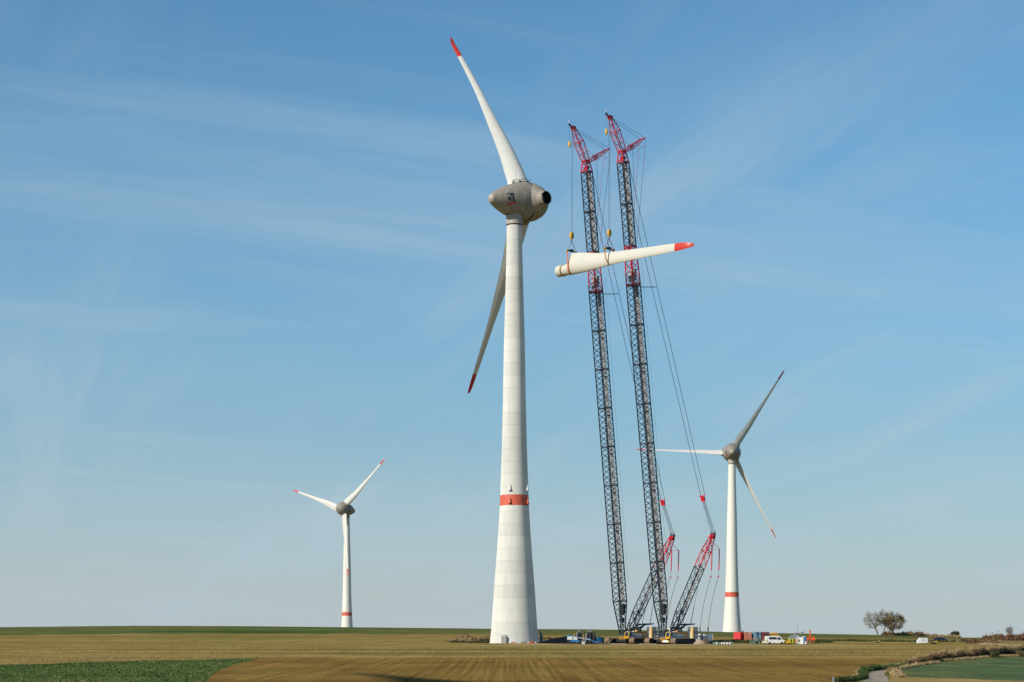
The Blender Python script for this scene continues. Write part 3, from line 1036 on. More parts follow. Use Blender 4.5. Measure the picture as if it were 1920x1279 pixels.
def crane(label, foot_px, Yf, yaw, head, jib_tip, strut_tip, mast_foot, mast_top, block_px, splits, red_rows, hook_px, ball_px, ballast_px, front_plate=False):
    hx, hy = math.cos(yaw), math.sin(yaw)
    Fx = (foot_px[0] - 960) / F * Yf
    Fy = Yf
    gz = tz(Fx, Fy)
    root = thing('crawler_crane', label, 'crane', (Fx, Fy, gz), yaw, 'pair of lattice boom crawler cranes')

    def loc(px, py, lat=0.0):
        """point of the crane's own vertical plane (or lat metres beside it) seen at px, py -> local coords"""
        ox, oy = Fx - hy * lat, Fy + hx * lat
        u = (px - 960) / F
        s = (u * oy - ox) / (hx - u * hy)
        Y = oy + s * hy
        z = CAM_Z - (py - EYE) / F * Y
        return Vector((s, lat, z - gz))
    lat = Vector((0, 1, 0))
    FT = Vector((0, 0, loc(foot_px[0], foot_px[1]).z))
    HD = loc(*head)
    JT = loc(*jib_tip)
    ax = (HD - FT).normalized()
    tot = (HD - FT).length

    def on(row):      # point of the boom axis at a picture row
        z = None
        lo, hi = 0.0, 1.0
        for _ in range(30):
            m = (lo + hi) / 2
            p = FT.lerp(HD, m)
            Y = Fy + p.x * hy
            r = EYE - (p.z + gz - CAM_Z) / Y * F
            if r > row:
                lo = m
            else:
                hi = m
        return FT.lerp(HD, (lo + hi) / 2)
    W0, W1 = 2.95, 2.45
    # tapered foot section, wider than it is deep
    P1 = on(1128)
    mb = MB()
    lattice(mb, FT, P1, 1.6, W0, lat, bay=1.7, rc=0.19, rb=0.09, da=0.7, db=W0)
    mb.box(FT, (0.8, 2.4, 0.8))
    mb.build('boom_foot', M['boom'], root)
    # winch house inside the lowest straight bay
    rows = [1128, 1056, 1050, 1031] + splits
    mb = MB()
    Pm = FT.lerp(P1, 0.70)
    mb.box(Pm + Vector((-0.7, 0, 0.6)), (1.0, 1.8, 3.2), ry=-math.atan2(ax.x, ax.z))
    mb.box(FT.lerp(P1, 0.42) + Vector((-0.35, 0, 0)), (0.9, 1.2, 1.6), ry=0)
    mb.build('boom_winch', M['dark'], root)
    rtop, rbot = red_rows
    all_rows = []
    r = 1128
    all_rows.append(r)
    nseg = 8
    for i in range(1, nseg + 1):
        all_rows.append(1128 + (rbot - 1128) * i / nseg)
    segs = []
    for i in range(nseg):
        segs.append((all_rows[i], all_rows[i + 1], W0, W0, 'boom', 'boom_section'))
    segs.append((rbot, rtop, W0, W1, 'boomred', 'red_boom_section'))
    mid = rtop + (head[1] - rtop) * 0.5
    segs.append((rtop, mid, W1, W1, 'boom', 'boom_section'))
    segs.append((mid, head[1], W1, W1, 'boom', 'boom_section'))
    for (ra, rb_, wa, wb, mm, nm) in segs:
        a_, b_ = on(ra), on(rb_)
        a2 = a_ + (b_ - a_).normalized() * 0.08
        b2 = b_ - (b_ - a_).normalized() * 0.08
        mb = MB()
        lattice(mb, a2, b2, wa, wb, lat, bay=1.72)
        if mm == 'boomred':
            # heavy gussets at both ends
            nn = ax.cross(lat)
            for p, q in ((a2, 1), (b2, -1)):
                for sy in (-1, 1):
                    mb.box(p + ax * q * 0.35 + lat * sy * wa * 0.5, (wa * 0.9, 0.08, 0.35), ry=-math.atan2(ax.x, ax.z) * -1)
                    mb.stick(p + ax * q * 0.1 + lat * sy * wa * 0.5 + nn * wa * 0.5, p + ax * q * 1.7 + nn * 0.0 + lat * sy * wa * 0.5, 0.12)
        o = mb.build(nm, M[mm], root)
        # walkway along the back face
        if nm == 'boom_section':
            mbw = MB()
            nn = ax.cross(lat).normalized()
            if nn.x > 0:
                nn = -nn          # towards the back of the boom
            for i in range(1):
                c0 = a2 + nn * (wa / 2 - 0.12)
                c1 = b2 + nn * (wb / 2 - 0.12)
                w = 0.60
                vs = [c0 - lat * w + nn * 0.04, c0 + lat * w + nn * 0.04, c1 + lat * w + nn * 0.04, c1 - lat * w + nn * 0.04,
                      c0 - lat * w, c0 + lat * w, c1 + lat * w, c1 - lat * w]
                mbw.add(vs, [(0, 1, 2, 3), (7, 6, 5, 4), (0, 4, 5, 1), (1, 5, 6, 2), (2, 6, 7, 3), (3, 7, 4, 0)])
            mbw.build('walkway', M['walk'], o)
    # hoist machinery inside the red section
    mb = MB()
    pr = on(rbot - 20)
    mb.box(pr + Vector((-0.5, 0, 0)), (1.0, 1.4, 3.4))
    mb.box(pr + Vector((0.8, 0, -0.5)), (0.6, 1.0, 3.0))
    mb.build('rope_drum_frame', M['grey'], root)
    # boom head
    nn = ax.cross(lat).normalized()
    if nn.x > 0:
        nn = -nn
    N1 = HD + ax * 3.2
    mb = MB()
    lattice(mb, HD, N1, W1, W1 * 0.55, lat, bay=1.6, rc=0.17, rb=0.11, xbrace=False, da=W1, db=1.5)
    mb.box(HD + ax * 0.15, (W1, 0.35, 0.3))
    mb.box(HD + ax * 1.2 + nn * 0.2, (1.3, 0.9, 0.9), ry=0.5)
    mb.build('boom_head', M['boomred'], root)
    # fixed jib
    J0 = N1
    jd = (JT - J0)
    Jm = J0 + jd * 0.52
    mb = MB()
    lattice(mb, J0, Jm, 1.9, 2.15, lat, bay=1.6, rc=0.13, rb=0.075, da=1.5, db=2.1)
    lattice(mb, Jm, J0 + jd * 0.90, 2.15, 0.8, lat, bay=1.3, rc=0.12, rb=0.07, da=2.1, db=0.8)
    mb.stick(J0 - lat * 1.4, J0 + lat * 1.4, 0.2)
    jib = mb.build('jib', M['boomred'], root)
    mb = MB()
    Jh = J0 + jd * 0.90
    mb.box(Jh + jd.normalized() * 0.1, (1.3, 1.1, 0.9), ry=0.4)
    nose = JT + Vector((1.2, 0, -0.2))
    mb.stick(Jh, nose, 0.16)
    mb.stick(Jh + Vector((0.3, 0.4, -0.5)), nose, 0.1)
    mb.stick(Jh + Vector((0.3, -0.4, -0.5)), nose, 0.1)
    mb.build('jib_head', M['boomred'], jib)
    mb = MB()
    for sy in (-0.3, 0.3):
        mb.lathe([(-0.08, 0.5), (0.08, 0.5)], 16, axis=(0, 1, 0), org=Jh + Vector((0.5, sy, 0.2)))
    mb.lathe([(-0.15, 0.38), (0.15, 0.38)], 16, axis=(0, 1, 0), org=nose)
    mb.build('sheave', M['dark'], jib)
    mb = MB()
    mb.stick(nose + Vector((0.1, 0, 0)), nose + Vector((0.1, 0, 0.9)), 0.06)
    mb.box(nose + Vector((0.1, 0, 1.0)), (0.25, 0.25, 0.3))
    mb.build('warning_light', M['white'], jib)
    # rear strut of the jib
    ST = loc(*strut_tip)
    S0 = N1 + nn * 0.3 - ax * 0.6
    sdv = ST - S0
    Sm = S0 + sdv * 0.42
    mb = MB()
    lattice(mb, S0, Sm, 1.0, 2.0, lat, bay=1.2, rc=0.10, rb=0.06, da=0.4, db=1.2)
    lattice(mb, Sm, ST, 2.0, 1.6, lat, bay=1.2, rc=0.10, rb=0.06, da=1.2, db=0.2)
    mb.stick(ST - lat * 1.1, ST + lat * 1.1, 0.16)
    mb.box(Sm, (0.6, 0.7, 0.5))
    mb.build('jib_strut', M['boomred'], root)
    # ropes
    rp = MB()
    rr = 0.045
    for sy in (-0.9, 0.9):
        rp.stick(Jh + lat * sy * 0.4, ST + lat * sy, rr)
    rp.stick(J0.lerp(JT, 0.45) + nn * 0.9, Sm + nn * 0.3, 0.03)
    rp.stick(Sm + nn * 0.6, on(rtop - 8) + nn * 2.6, 0.03)
    hk = loc(*hook_px)
    for dx in (-0.25, 0.25):
        rp.stick(Jh + Vector((0.8 if dx > 0 else 0.2, dx * 1.6, -0.1)), hk + Vector((0.0, dx, 1.3)), 0.035)
    bl = loc(*ball_px)
    rp.stick(nose, (nose.x, 0, bl.z + 1.0), 0.03)
    rp.stick(HD + nn * 1.3, on(rbot - 20) + nn * 1.5, 0.03)
    rp.stick(Sm + nn * 0.3, Vector((P1.x - 4.0, 0, P1.z + 6)), 0.022)
    rp.build('hoist_rope', M['rope'], root)
    # hook block and overhaul ball
    mb = MB()
    for sy in (-0.22, 0.0, 0.22):
        mb.lathe([(-0.08, 0.62), (0.08, 0.62)], 20, axis=(0, 1, 0), org=hk + Vector((0, sy, 0.25)))
    mb.prism([(-0.62, 0.5), (-0.3, 1.15), (0.3, 1.15), (0.62, 0.5), (0.62, -0.3), (0.25, -0.85), (-0.25, -0.85), (-0.62, -0.3)], -0.34, 0.34)
    for i in range(len(mb.v) - 16, len(mb.v)):
        vv = mb.v[i]
        mb.v[i] = (vv[0] + hk.x, vv[1], vv[2] + hk.z)
    block = mb.build('hook_block', M['yellow'], root, smooth=False)
    mb = MB()
    mb.stick(hk + Vector((0, 0, -0.8)), hk + Vector((0, 0, -1.25)), 0.13)
    for i in range(7):
        t0 = -0.6 + i * 0.55
        t1 = t0 + 0.55
        c = hk + Vector((0, 0, -1.5))
        mb.stick(c + Vector((math.sin(t0) * 0.32, 0, math.cos(t0) * 0.32)), c + Vector((math.sin(t1) * 0.32, 0, math.cos(t1) * 0.32)), 0.09)
    mb.build('hook', M['dark'], block)
    mb = MB()
    mb.lathe([(-0.9, 0.12), (-0.75, 0.32), (0.1, 0.42), (0.7, 0.34), (1.0, 0.08)], 16, org=(nose.x, 0, bl.z))
    mb.build('hook_ball', M['yellow'], root, smooth=True)
    # pendants from the strut tip down to the boom, red bars with a spreader
    mb = MB()
    sp = ST + Vector((0.3, 0, -2.6))
    for sy in (-1.1, 1.1):
        mb.stick(ST + lat * sy, sp + lat * sy * 1.15, 0.05)
        mb.stick(sp + lat * sy * 1.15, on(rtop - 4) + nn * 1.9 + lat * sy * 0.9, 0.05)
    mb.stick(sp - lat * 1.27, sp + lat * 1.27, 0.07)
    mb.build('jib_pendant', M['ropered'], root)
    # derrick mast
    MF = loc(*mast_foot)
    MT = loc(*mast_top)
    md = MT - MF
    mr = 0.64
    mb = MB()
    lattice(mb, MF, MF + md * 0.17, 2.4, 2.3, lat, bay=1.6, rc=0.17, rb=0.1, da=0.6, db=2.2)
    lattice(mb, MF + md * 0.17, MF + md * mr, 2.3, 2.3, lat, bay=1.6, rc=0.15, rb=0.08, da=2.2, db=2.2)
    mst = mb.build('derrick_mast', M['boom'], root)
    mb = MB()
    mnn = md.normalized().cross(lat).normalized()
    c0, c1 = MF + md * 0.17 + mnn * 0.7, MF + md * mr + mnn * 0.7
    mb.add([c0 - lat * 0.4, c0 + lat * 0.4, c1 + lat * 0.4, c1 - lat * 0.4, c0 - lat * 0.4 + mnn * 0.05, c0 + lat * 0.4 + mnn * 0.05, c1 + lat * 0.4 + mnn * 0.05, c1 - lat * 0.4 + mnn * 0.05],
           [(0, 1, 2, 3), (7, 6, 5, 4), (0, 4, 5, 1), (1, 5, 6, 2), (2, 6, 7, 3), (3, 7, 4, 0)])
    mb.build('walkway', M['walk'], mst)
    mb = MB()
    lattice(mb, MF + md * (mr + 0.003), MF + md * 0.82, 2.3, 2.3, lat, bay=1.6, rc=0.14, rb=0.08, da=2.2, db=2.0)
    lattice(mb, MF + md * 0.82, MF + md * 0.985, 2.3, 1.3, lat, bay=1.4, rc=0.16, rb=0.1, da=2.0, db=0.9)
    mb.box(MF + md * 0.97, (0.9, 1.3, 1.0), ry=0.5)
    mb.build('red_mast_head', M['boomred'], mst)
    mb = MB()
    mb.lathe([(-0.7, 0.45), (0.7, 0.45)], 16, axis=(0, 1, 0), org=MT)
    for sy in (-0.8, 0.8):
        mb.stick(MF + md * 0.97 + lat * sy, MT + Vector((0.2, sy * 0.9, 0.9)), 0.09)
        mb.stick(MT + Vector((0.2, sy * 0.9, 0.9)), MT + Vector((-0.4, sy * 0.9, 0.7)), 0.07)
    mb.build('mast_sheave', M['dark'], mst)
    # derrick ropes: multi-part line, red equalizer block, twin pendants up to the boom head
    BK = loc(*block_px)
    mb = MB()
    for i in range(7):
        q = (i - 3) / 3.0
        mb.stick(MT + lat * q * 0.8 + Vector((0, 0, 0.2)), BK + lat * q * 0.55 + (MT - BK).normalized() * 0.6, 0.032)
    mb.build('luffing_rope', M['rope'], root)
    mb = MB()
    mb.box(BK, (0.6, 1.3, 1.3), ry=0.3)
    mb.stick(BK - lat * 1.1 + Vector((0, 0, 0.9)), BK + lat * 1.1 + Vector((0, 0, 0.9)), 0.16)
    mb.stick(BK - lat * 0.6 + Vector((0, 0, -0.8)), BK + lat * 0.9 + Vector((0, 0, -0.8)), 0.13)
    mb.box(BK + Vector((0, -0.7, 0.7)), (0.5, 0.7, 0.5), ry=0.3)
    mb.build('equalizer_block', M['boomred'], root)
    mb = MB()
    HB = HD + nn * (W1 / 2) - ax * 0.3
    for sy in (-1, 1):
        mb.stick(HB + lat * sy * 1.15, BK + lat * sy * 0.8 + Vector((0, 0, 0.9)), 0.07)
    mb.build('boom_pendant', M['rope'], root)
    mb = MB()
    bp = on(rbot + 3)
    # guide rod that spreads the pendants beside the red section
    t = (HB.z - bp.z - 1.3) / max(1e-3, HB.z - BK.z)
    g = HB.lerp(BK, t)
    for sy in (-1, 1):
        mb.stick(bp + nn * W0 / 2 + lat * sy * 1.0, g + lat * sy * 0.95, 0.07)
    mb.stick(g - lat * 1.0, g + lat * 1.0, 0.07)
    mb.build('pendant_guide', M['boom'], root)
    # ballast pendants: red bars from the mast head then ropes down to the tray
    TB = loc(*ballast_px)
    mb = MB()
    mr_ = MB()
    k = MT + Vector((-0.4, 0, -0.8))
    for sy in (-1, 1):
        p0 = MF + md * 0.93 + lat * sy * 0.3
        p1 = MT + Vector((-1.2, 0, -4.6)) + lat * sy * 1.45
        p2 = p1 + Vector((0.3, 0, -6.6))
        p3 = p2 + Vector((0.25, 0, -2.0))
        mb.stick(p0, p1, 0.07)
        mb.stick(p1, p2, 0.17)
        mb.box(p3, (0.35, 0.35, 0.4))
        e = TB + lat * sy * 1.6 + Vector((0, 0, 0.2))
        mr_ = MB()
        mr_.stick(p2, p3, 0.04)
        prev = p3
        for i in range(1, 9):
            tt = i / 8
            q = p3.lerp(e, tt)
            q.x += -1.4 * math.sin(math.pi * tt) * -0.6
            mr_.stick(prev, q, 0.065)
            prev = q
        mr_.box(e + Vector((0, 0, 0.5)), (0.25, 0.25, 1.4))
        mr_.build('ballast_rope', M['rope'], root)
    mb.stick(MT + Vector((-1.2, -1.45, -4.6)), MT + Vector((-1.2, 1.45, -4.6)), 0.08)
    mb.stick(MF + md * 0.86, MT + Vector((-1.2, -1.45, -4.6)), 0.08)
    mb.build('ballast_pendant_bar', M['boomred'], mst)
    # --- superstructure
    z0 = 1.35     # top of the undercarriage
    mb = MB()
    mb.box((-5.4, 0, z0 + 0.45), (11.0, 2.9, 0.5))
    mb.box((-2.5, 0, z0 + 0.05), (5.0, 3.0, 0.35))
    mb.build('slewing_deck', M['ochre'], root)
    mb = MB()
    mb.box((-7.3, 1.9, z0 + 1.05), (3.4, 0.8, 1.5))
    mb.box((-7.3, -1.9, z0 + 1.05), (3.4, 0.8, 1.5))
    mb.box((-5.4, 1.9, z0 + 1.9), (6.8, 0.5, 0.28))
    for i in range(6):
        mb.box((-5.9 - i * 0.52, 2.33, z0 + 1.05), (0.08, 0.06, 1.4))
    mb.build('engine_house', M['ochre'], root)
    mb = MB()
    mb.box((-5.6, 2.2, z0 + 2.12), (6.6, 0.12, 0.22))
    mb.box((-5.4, 2.25, z0 + 1.75), (6.4, 0.1, 0.22))
    mb.build('yellow_rail', M['yellow'], root)
    mb = MB()
    mb.box((-4.4, 2.0, z0 + 1.0), (3.6, 1.0, 1.5))
    mb.box((-4.4, 2.52, z0 + 1.05), (1.2, 0.06, 1.2))
    mb.build('machinery_cabinet', M['lgrey'], root)
    # cab
    cb = (-0.4, 2.5)
    mb = MB()
    mb.prism([(cb[0] + 1.15, z0 + 0.25), (cb[0] + 1.25, z0 + 1.1), (cb[0] + 0.95, z0 + 2.25), (cb[0] - 1.0, z0 + 2.3), (cb[0] - 1.0, z0 + 0.25)], cb[1] - 0.85, cb[1] + 0.85)
    cab = mb.build('cab', M['lgrey'], root)
    mb = MB()
    mb.prism([(cb[0] + 1.30, z0 + 0.25), (cb[0] + 1.40, z0 + 0.85), (cb[0] + 1.2, z0 + 0.87), (cb[0] + 1.16, z0 + 0.25)], cb[1] - 0.88, cb[1] + 0.88)
    mb.prism([(cb[0] + 1.36, z0 + 0.8), (cb[0] + 1.08, z0 + 2.2), (cb[0] + 1.0, z0 + 2.2), (cb[0] + 1.2, z0 + 0.8)], cb[1] - 0.88, cb[1] - 0.66)
    mb.prism([(cb[0] + 1.36, z0 + 0.8), (cb[0] + 1.08, z0 + 2.2), (cb[0] + 1.0, z0 + 2.2), (cb[0] + 1.2, z0 + 0.8)], cb[1] + 0.66, cb[1] + 0.88)
    mb.build('cab_frame', M['yellow'], cab)
    mb = MB()
    mb.prism([(cb[0] + 1.33, z0 + 0.9), (cb[0] + 1.06, z0 + 2.12), (cb[0] + 1.0, z0 + 2.12), (cb[0] + 1.2, z0 + 0.9)], cb[1] - 0.64, cb[1] + 0.64)
    mb.prism([(cb[0] + 1.0, z0 + 1.0), (cb[0] + 0.8, z0 + 2.1), (cb[0] - 0.1, z0 + 2.1), (cb[0] - 0.1, z0 + 0.9)], cb[1] + 0.852, cb[1] + 0.87)
    mb.build('cab_window', M['glass'], cab)
    # rails of the deck
    mb = MB()
    for i in range(8):
        x = -1.5 - i * 1.0
        mb.stick((x, 2.7, z0 + 0.6), (x, 2.7, z0 + 1.7), 0.04)
    for zz in (1.15, 1.7):
        mb.stick((-1.5, 2.7, z0 + zz), (-9.2, 2.7, z0 + zz), 0.04)
    mb.box((-5.4, 2.5, z0 + 0.6), (7.6, 0.5, 0.08))
    mb.build('deck_railing', M['white'], root)
    # counterweight stacks, two columns of slabs
    for sy in (1, -1):
        cx, cy = -10.4, sy * 3.1
        mb = MB()
        for i in range(9):
            mb.box((cx, cy, z0 + 0.55 + i * 0.385), (2.1, 2.3, 0.345))
        st = mb.build('counterweight', M['grey'], root)
        mb = MB()
        mb.box((cx + 1.15, cy - 0.25, z0 + 2.0), (0.1, 1.65, 3.5))
        for i in range(9):
            mb.box((cx + 1.22, cy - 0.1, z0 + 0.55 + i * 0.385), (0.05, 0.5, 0.05))
        mb.build('front_plate', M['cream'], st)
        mb = MB()
        mb.box((cx + 1.18, cy + 0.85, z0 + 2.05), (0.16, 0.42, 3.4))
        mb.build('yellow_edge', M['yellow'], st)
        mb = MB()
        mb.box((cx, cy, z0 + 0.2), (2.6, 2.3, 0.3))
        mb.build('counterweight_tray', M['cream'], st)
    mb = MB()
    mb.box((-10.4, 0, z0 + 0.1), (2.4, 5.0, 0.35))
    mb.build('rear_crossbeam', M['cream'], root)
    # dark back-hitch frame rising from behind the boom foot to above the counterweights
    mb = MB()
    for sy in (-1.3, 1.3):
        mb.path([(-2.6, sy, z0 + 2.6), (-7.2, sy, z0 + 3.6), (-9.2, sy, z0 + 4.5), (-12.4, sy, z0 + 4.7)], 0.30)
        mb.stick((-7.2, sy, z0 + 3.6), (-7.4, sy, z0 + 0.6), 0.16)
    for x, zz in ((-7.2, 3.6), (-9.2, 4.5), (-10.8, 4.6), (-12.4, 4.7)):
        mb.stick((x, -2.2, z0 + zz), (x, 2.2, z0 + zz), 0.24)
    mb.box((-10.8, 0, z0 + 4.6), (3.2, 2.9, 0.3))
    mb.build('back_hitch', M['boom'], root)
    mb = MB()
    for sy in (-1.6, 1.6):
        mb.stick((-11.2, sy, z0 + 4.7), MF + md * 0.60 + lat * sy * 0.7 - mnn * 0, 0.05)
        mb.stick((-11.2, sy, z0 + 4.7), Vector((-11.2, sy, z0 + 4.7)).lerp(MF + md * 0.60 + lat * sy * 0.7, 0.32), 0.09)
    mb.stick(MF + md * 0.14, (-7.2, 1.3, z0 + 3.6), 0.11)
    mb.build('mast_backstay', M['rope'], root)
    # winches on the deck
    mb = MB()
    for x in (-3.0, -5.4, -7.8):
        mb.lathe([(-1.1, 0.75), (-1.0, 0.75), (-1.0, 0.5), (1.0, 0.5), (1.0, 0.75), (1.1, 0.75)], 18, axis=(0, 1, 0), org=(x, 0, z0 + 1.5))
    mb.build('winch_drum', M['dark'], root)
    mb = MB()
    mb.box((-4.7, -1.2, z0 + 3.0), (1.3, 1.0, 0.9))
    mb.box((-4.7, -1.2, z0 + 2.2), (0.9, 0.8, 1.0))
    mb.build('oil_cooler', M['cream'], root)
    # --- undercarriage
    cxu = -3.2
    mb = MB()
    mb.box((cxu, 0, 0.85), (3.4, 8.6, 0.7))
    mb.box((cxu, 0, 0.8), (6.0, 2.4, 0.8))
    mb.lathe([(1.0, 1.9), (1.33, 1.9)], 28, org=(cxu, 0, 0))
    mb.build('car_body', M['track'], root)
    if front_plate:
        mb = MB()
        mb.box((cxu + 3.05, 0.8, 0.85), (0.1, 2.0, 0.75))
        wbx = mb.build('ballast_plate', M['white'], root)
        mb = MB()
        mb.box((cxu + 3.06, -0.45, 0.85), (0.12, 0.45, 0.8))
        mb.box((cxu + 3.06, 2.05, 0.85), (0.12, 0.45, 0.8))
        mb.build('yellow_marking', M['yellow'], wbx)
    for sy in (1, -1):
        y = sy * 5.1
        mb = MB()
        hl = 4.1
        mb.prism([(cxu - hl, 0.25), (cxu - hl + 0.4, 0.18), (cxu + hl - 0.4, 0.18), (cxu + hl, 0.25), (cxu + hl + 0.35, 0.85), (cxu + hl, 1.42), (cxu - hl, 1.42), (cxu - hl - 0.35, 0.85)], y - 0.75, y + 0.75)
        trk = mb.build('crawler_frame', M['track'], root)
        mb = MB()
        for sgn in (1, -1):
            mb.lathe([(-0.82, 0.66), (0.82, 0.66)], 22, axis=(0, 1, 0), org=(cxu + sgn * hl, y, 0.85))
        for i in range(9):
            mb.lathe([(-0.8, 0.28), (0.8, 0.28)], 12, axis=(0, 1, 0), org=(cxu - 3.4 + i * 0.85, y, 0.38))
        mb.build('track_roller', M['dark'], trk)
        # shoes right round the frame
        per = []
        r0 = 0.78
        zc = 0.85
        nflat = 16
        for i in range(nflat):
            per.append((cxu - hl + 2 * hl * (i + 0.5) / nflat, zc + r0, 0.0))
        for i in range(7):
            t = math.pi / 2 - math.pi * (i + 0.5) / 7
            per.append((cxu + hl + r0 * math.cos(t), zc + r0 * math.sin(t), t - math.pi / 2))
        for i in range(nflat):
            per.append((cxu + hl - 2 * hl * (i + 0.5) / nflat, zc - r0, math.pi))
        for i in range(7):
            t = -math.pi / 2 - math.pi * (i + 0.5) / 7
            per.append((cxu - hl + r0 * math.cos(t), zc + r0 * math.sin(t), t - math.pi / 2))
        mbs = MB()
        mbs.box((0, 0, 0), (0.40, 2.0, 0.12))
        mbs.box((0, 0, 0.08), (0.10, 1.9, 0.06))
        shoe_me = None
        for (x, z, t) in per:
            if shoe_me is None:
                so = mbs.build('track_shoe', M['tread'], trk)
                shoe_me = so.data
            else:
                so = bpy.data.objects.new('track_shoe', shoe_me)
                COL.objects.link(so)
                so.parent = trk
            so.location = (x, y, z)
            so.rotation_euler = (0, -t, 0)
    # suspended ballast tray
    mb = MB()
    bx = TB.x
    mb.box((bx, 0, 0.75), (2.6, 5.0, 0.35))
    tray = mb.build('ballast_tray', M['ochre'], root)
    for sy in (-1.35, 1.35):
        for i in range(5):
            mb = MB()
            mb.box((bx, sy, 1.15 + i * 0.44), (2.2, 2.2, 0.41))
            mb.build('ballast_slab', M['lgrey' if sy < 0 else 'white'], tray)
    return root, loc, gz, hk


YAW = R(225)
cr1, loc1, gz1, hk1 = crane('lattice boom crawler crane standing left and farther, holding the blade root', (1167, 1188), 507, YAW,
                            (1100, 322), (1073, 234), (1139, 280), (1181, 1181), (1261.5, 1005), (1243, 943), [], (473, 548), (1072, 443), (1065, 270), (1241, 1184))
cr2, loc2, gz2, hk2 = crane('lattice boom crawler crane standing right and nearer, holding the middle of the blade', (1243.5, 1188), 496, YAW,
                            (1168, 304), (1142, 214), (1205, 260), (1263, 1180), (1337.5, 1002), (1318, 935), [], (462, 535), (1142.5, 438), (1133.5, 246), (1320, 1184), front_plate=True)

# heavy timber mats laid on the soft ground round the tracks
def timber_mat(px, Y, rz, label):
    p = on_ground(px, Y, 0.02)
    t = thing('timber_mat', label, 'timber mat', p, rz, 'timber mats on the crane pad')
    for i in range(6):
        mb = MB()
        mb.box((0, -1.25 + i * 0.5, 0.12 + 0.01 * (i % 2)), (4.6 + 0.1 * (i % 3), 0.44, 0.22))
        mb.build('timber', M['wood'], t)


timber_mat(1215, 487, R(8), 'pale timber mat lying in front of the gap between the two cranes')
timber_mat(1160, 488, R(-4), 'pale timber mat lying in front of the left crane tracks')

# ------------------------------------------------------------------ the blade in the slings


def to_world(root, p):
    c, s = math.cos(root.rotation_euler.z), math.sin(root.rotation_euler.z)
    return Vector((root.location.x + c * p.x - s * p.y, root.location.y + s * p.x + c * p.y, root.location.z + p.z))


h1 = to_world(cr1, hk1)
h2 = to_world(cr2, hk2)
hd = (h2 - h1)
hd.z = 0
hd.normalize()


def line_px(px):
    u = (px - 960) / F
    s = (u * h1.y - h1.x) / (hd.x - u * hd.y)
    return h1 + hd * s


r0 = line_px(1048)
t0 = line_px(1297)
r0.z = CAM_Z - (509 - EYE) / F * r0.y
t0.z = CAM_Z - (460 - EYE) / F * t0.y
e = (t0 - r0)
Lb = e.length
e.normalize()
up = Vector((0, 0, 1))
c = (up - e * up.dot(e)).normalized()
n3 = e.cross(c).normalized()
hb = thing('turbine_blade', 'long cream rotor blade with orange red tip hanging level in slings between the two cranes', 'rotor blade', r0)
body, tip = blade_meshes(Lb / 58.2, hb, twist=9.0, white='blade_new', wing=1.0)
body.matrix_local = Matrix(((c.x, n3.x, e.x, 0), (c.y, n3.y, e.y, 0), (c.z, n3.z, e.z, 0), (0, 0, 0, 1)))
mb = MB()
kk = Lb / 58.2
mb.lathe([(2.05, 1.90 * kk), (2.55, 1.90 * kk)], 32, axis=(0, 0, 1))
o = mb.build('root_joint', M['ochre'], body, smooth=True)
# bolts circle on the root face
mb = MB()
for i in range(24):
    t = 2 * math.pi * i / 24
    mb.stick((math.cos(t) * 1.55, math.sin(t) * 1.55, -0.25), (math.cos(t) * 1.55, math.sin(t) * 1.55, 0.0), 0.06)
mb.build('root_bolt', M['steel'], body)


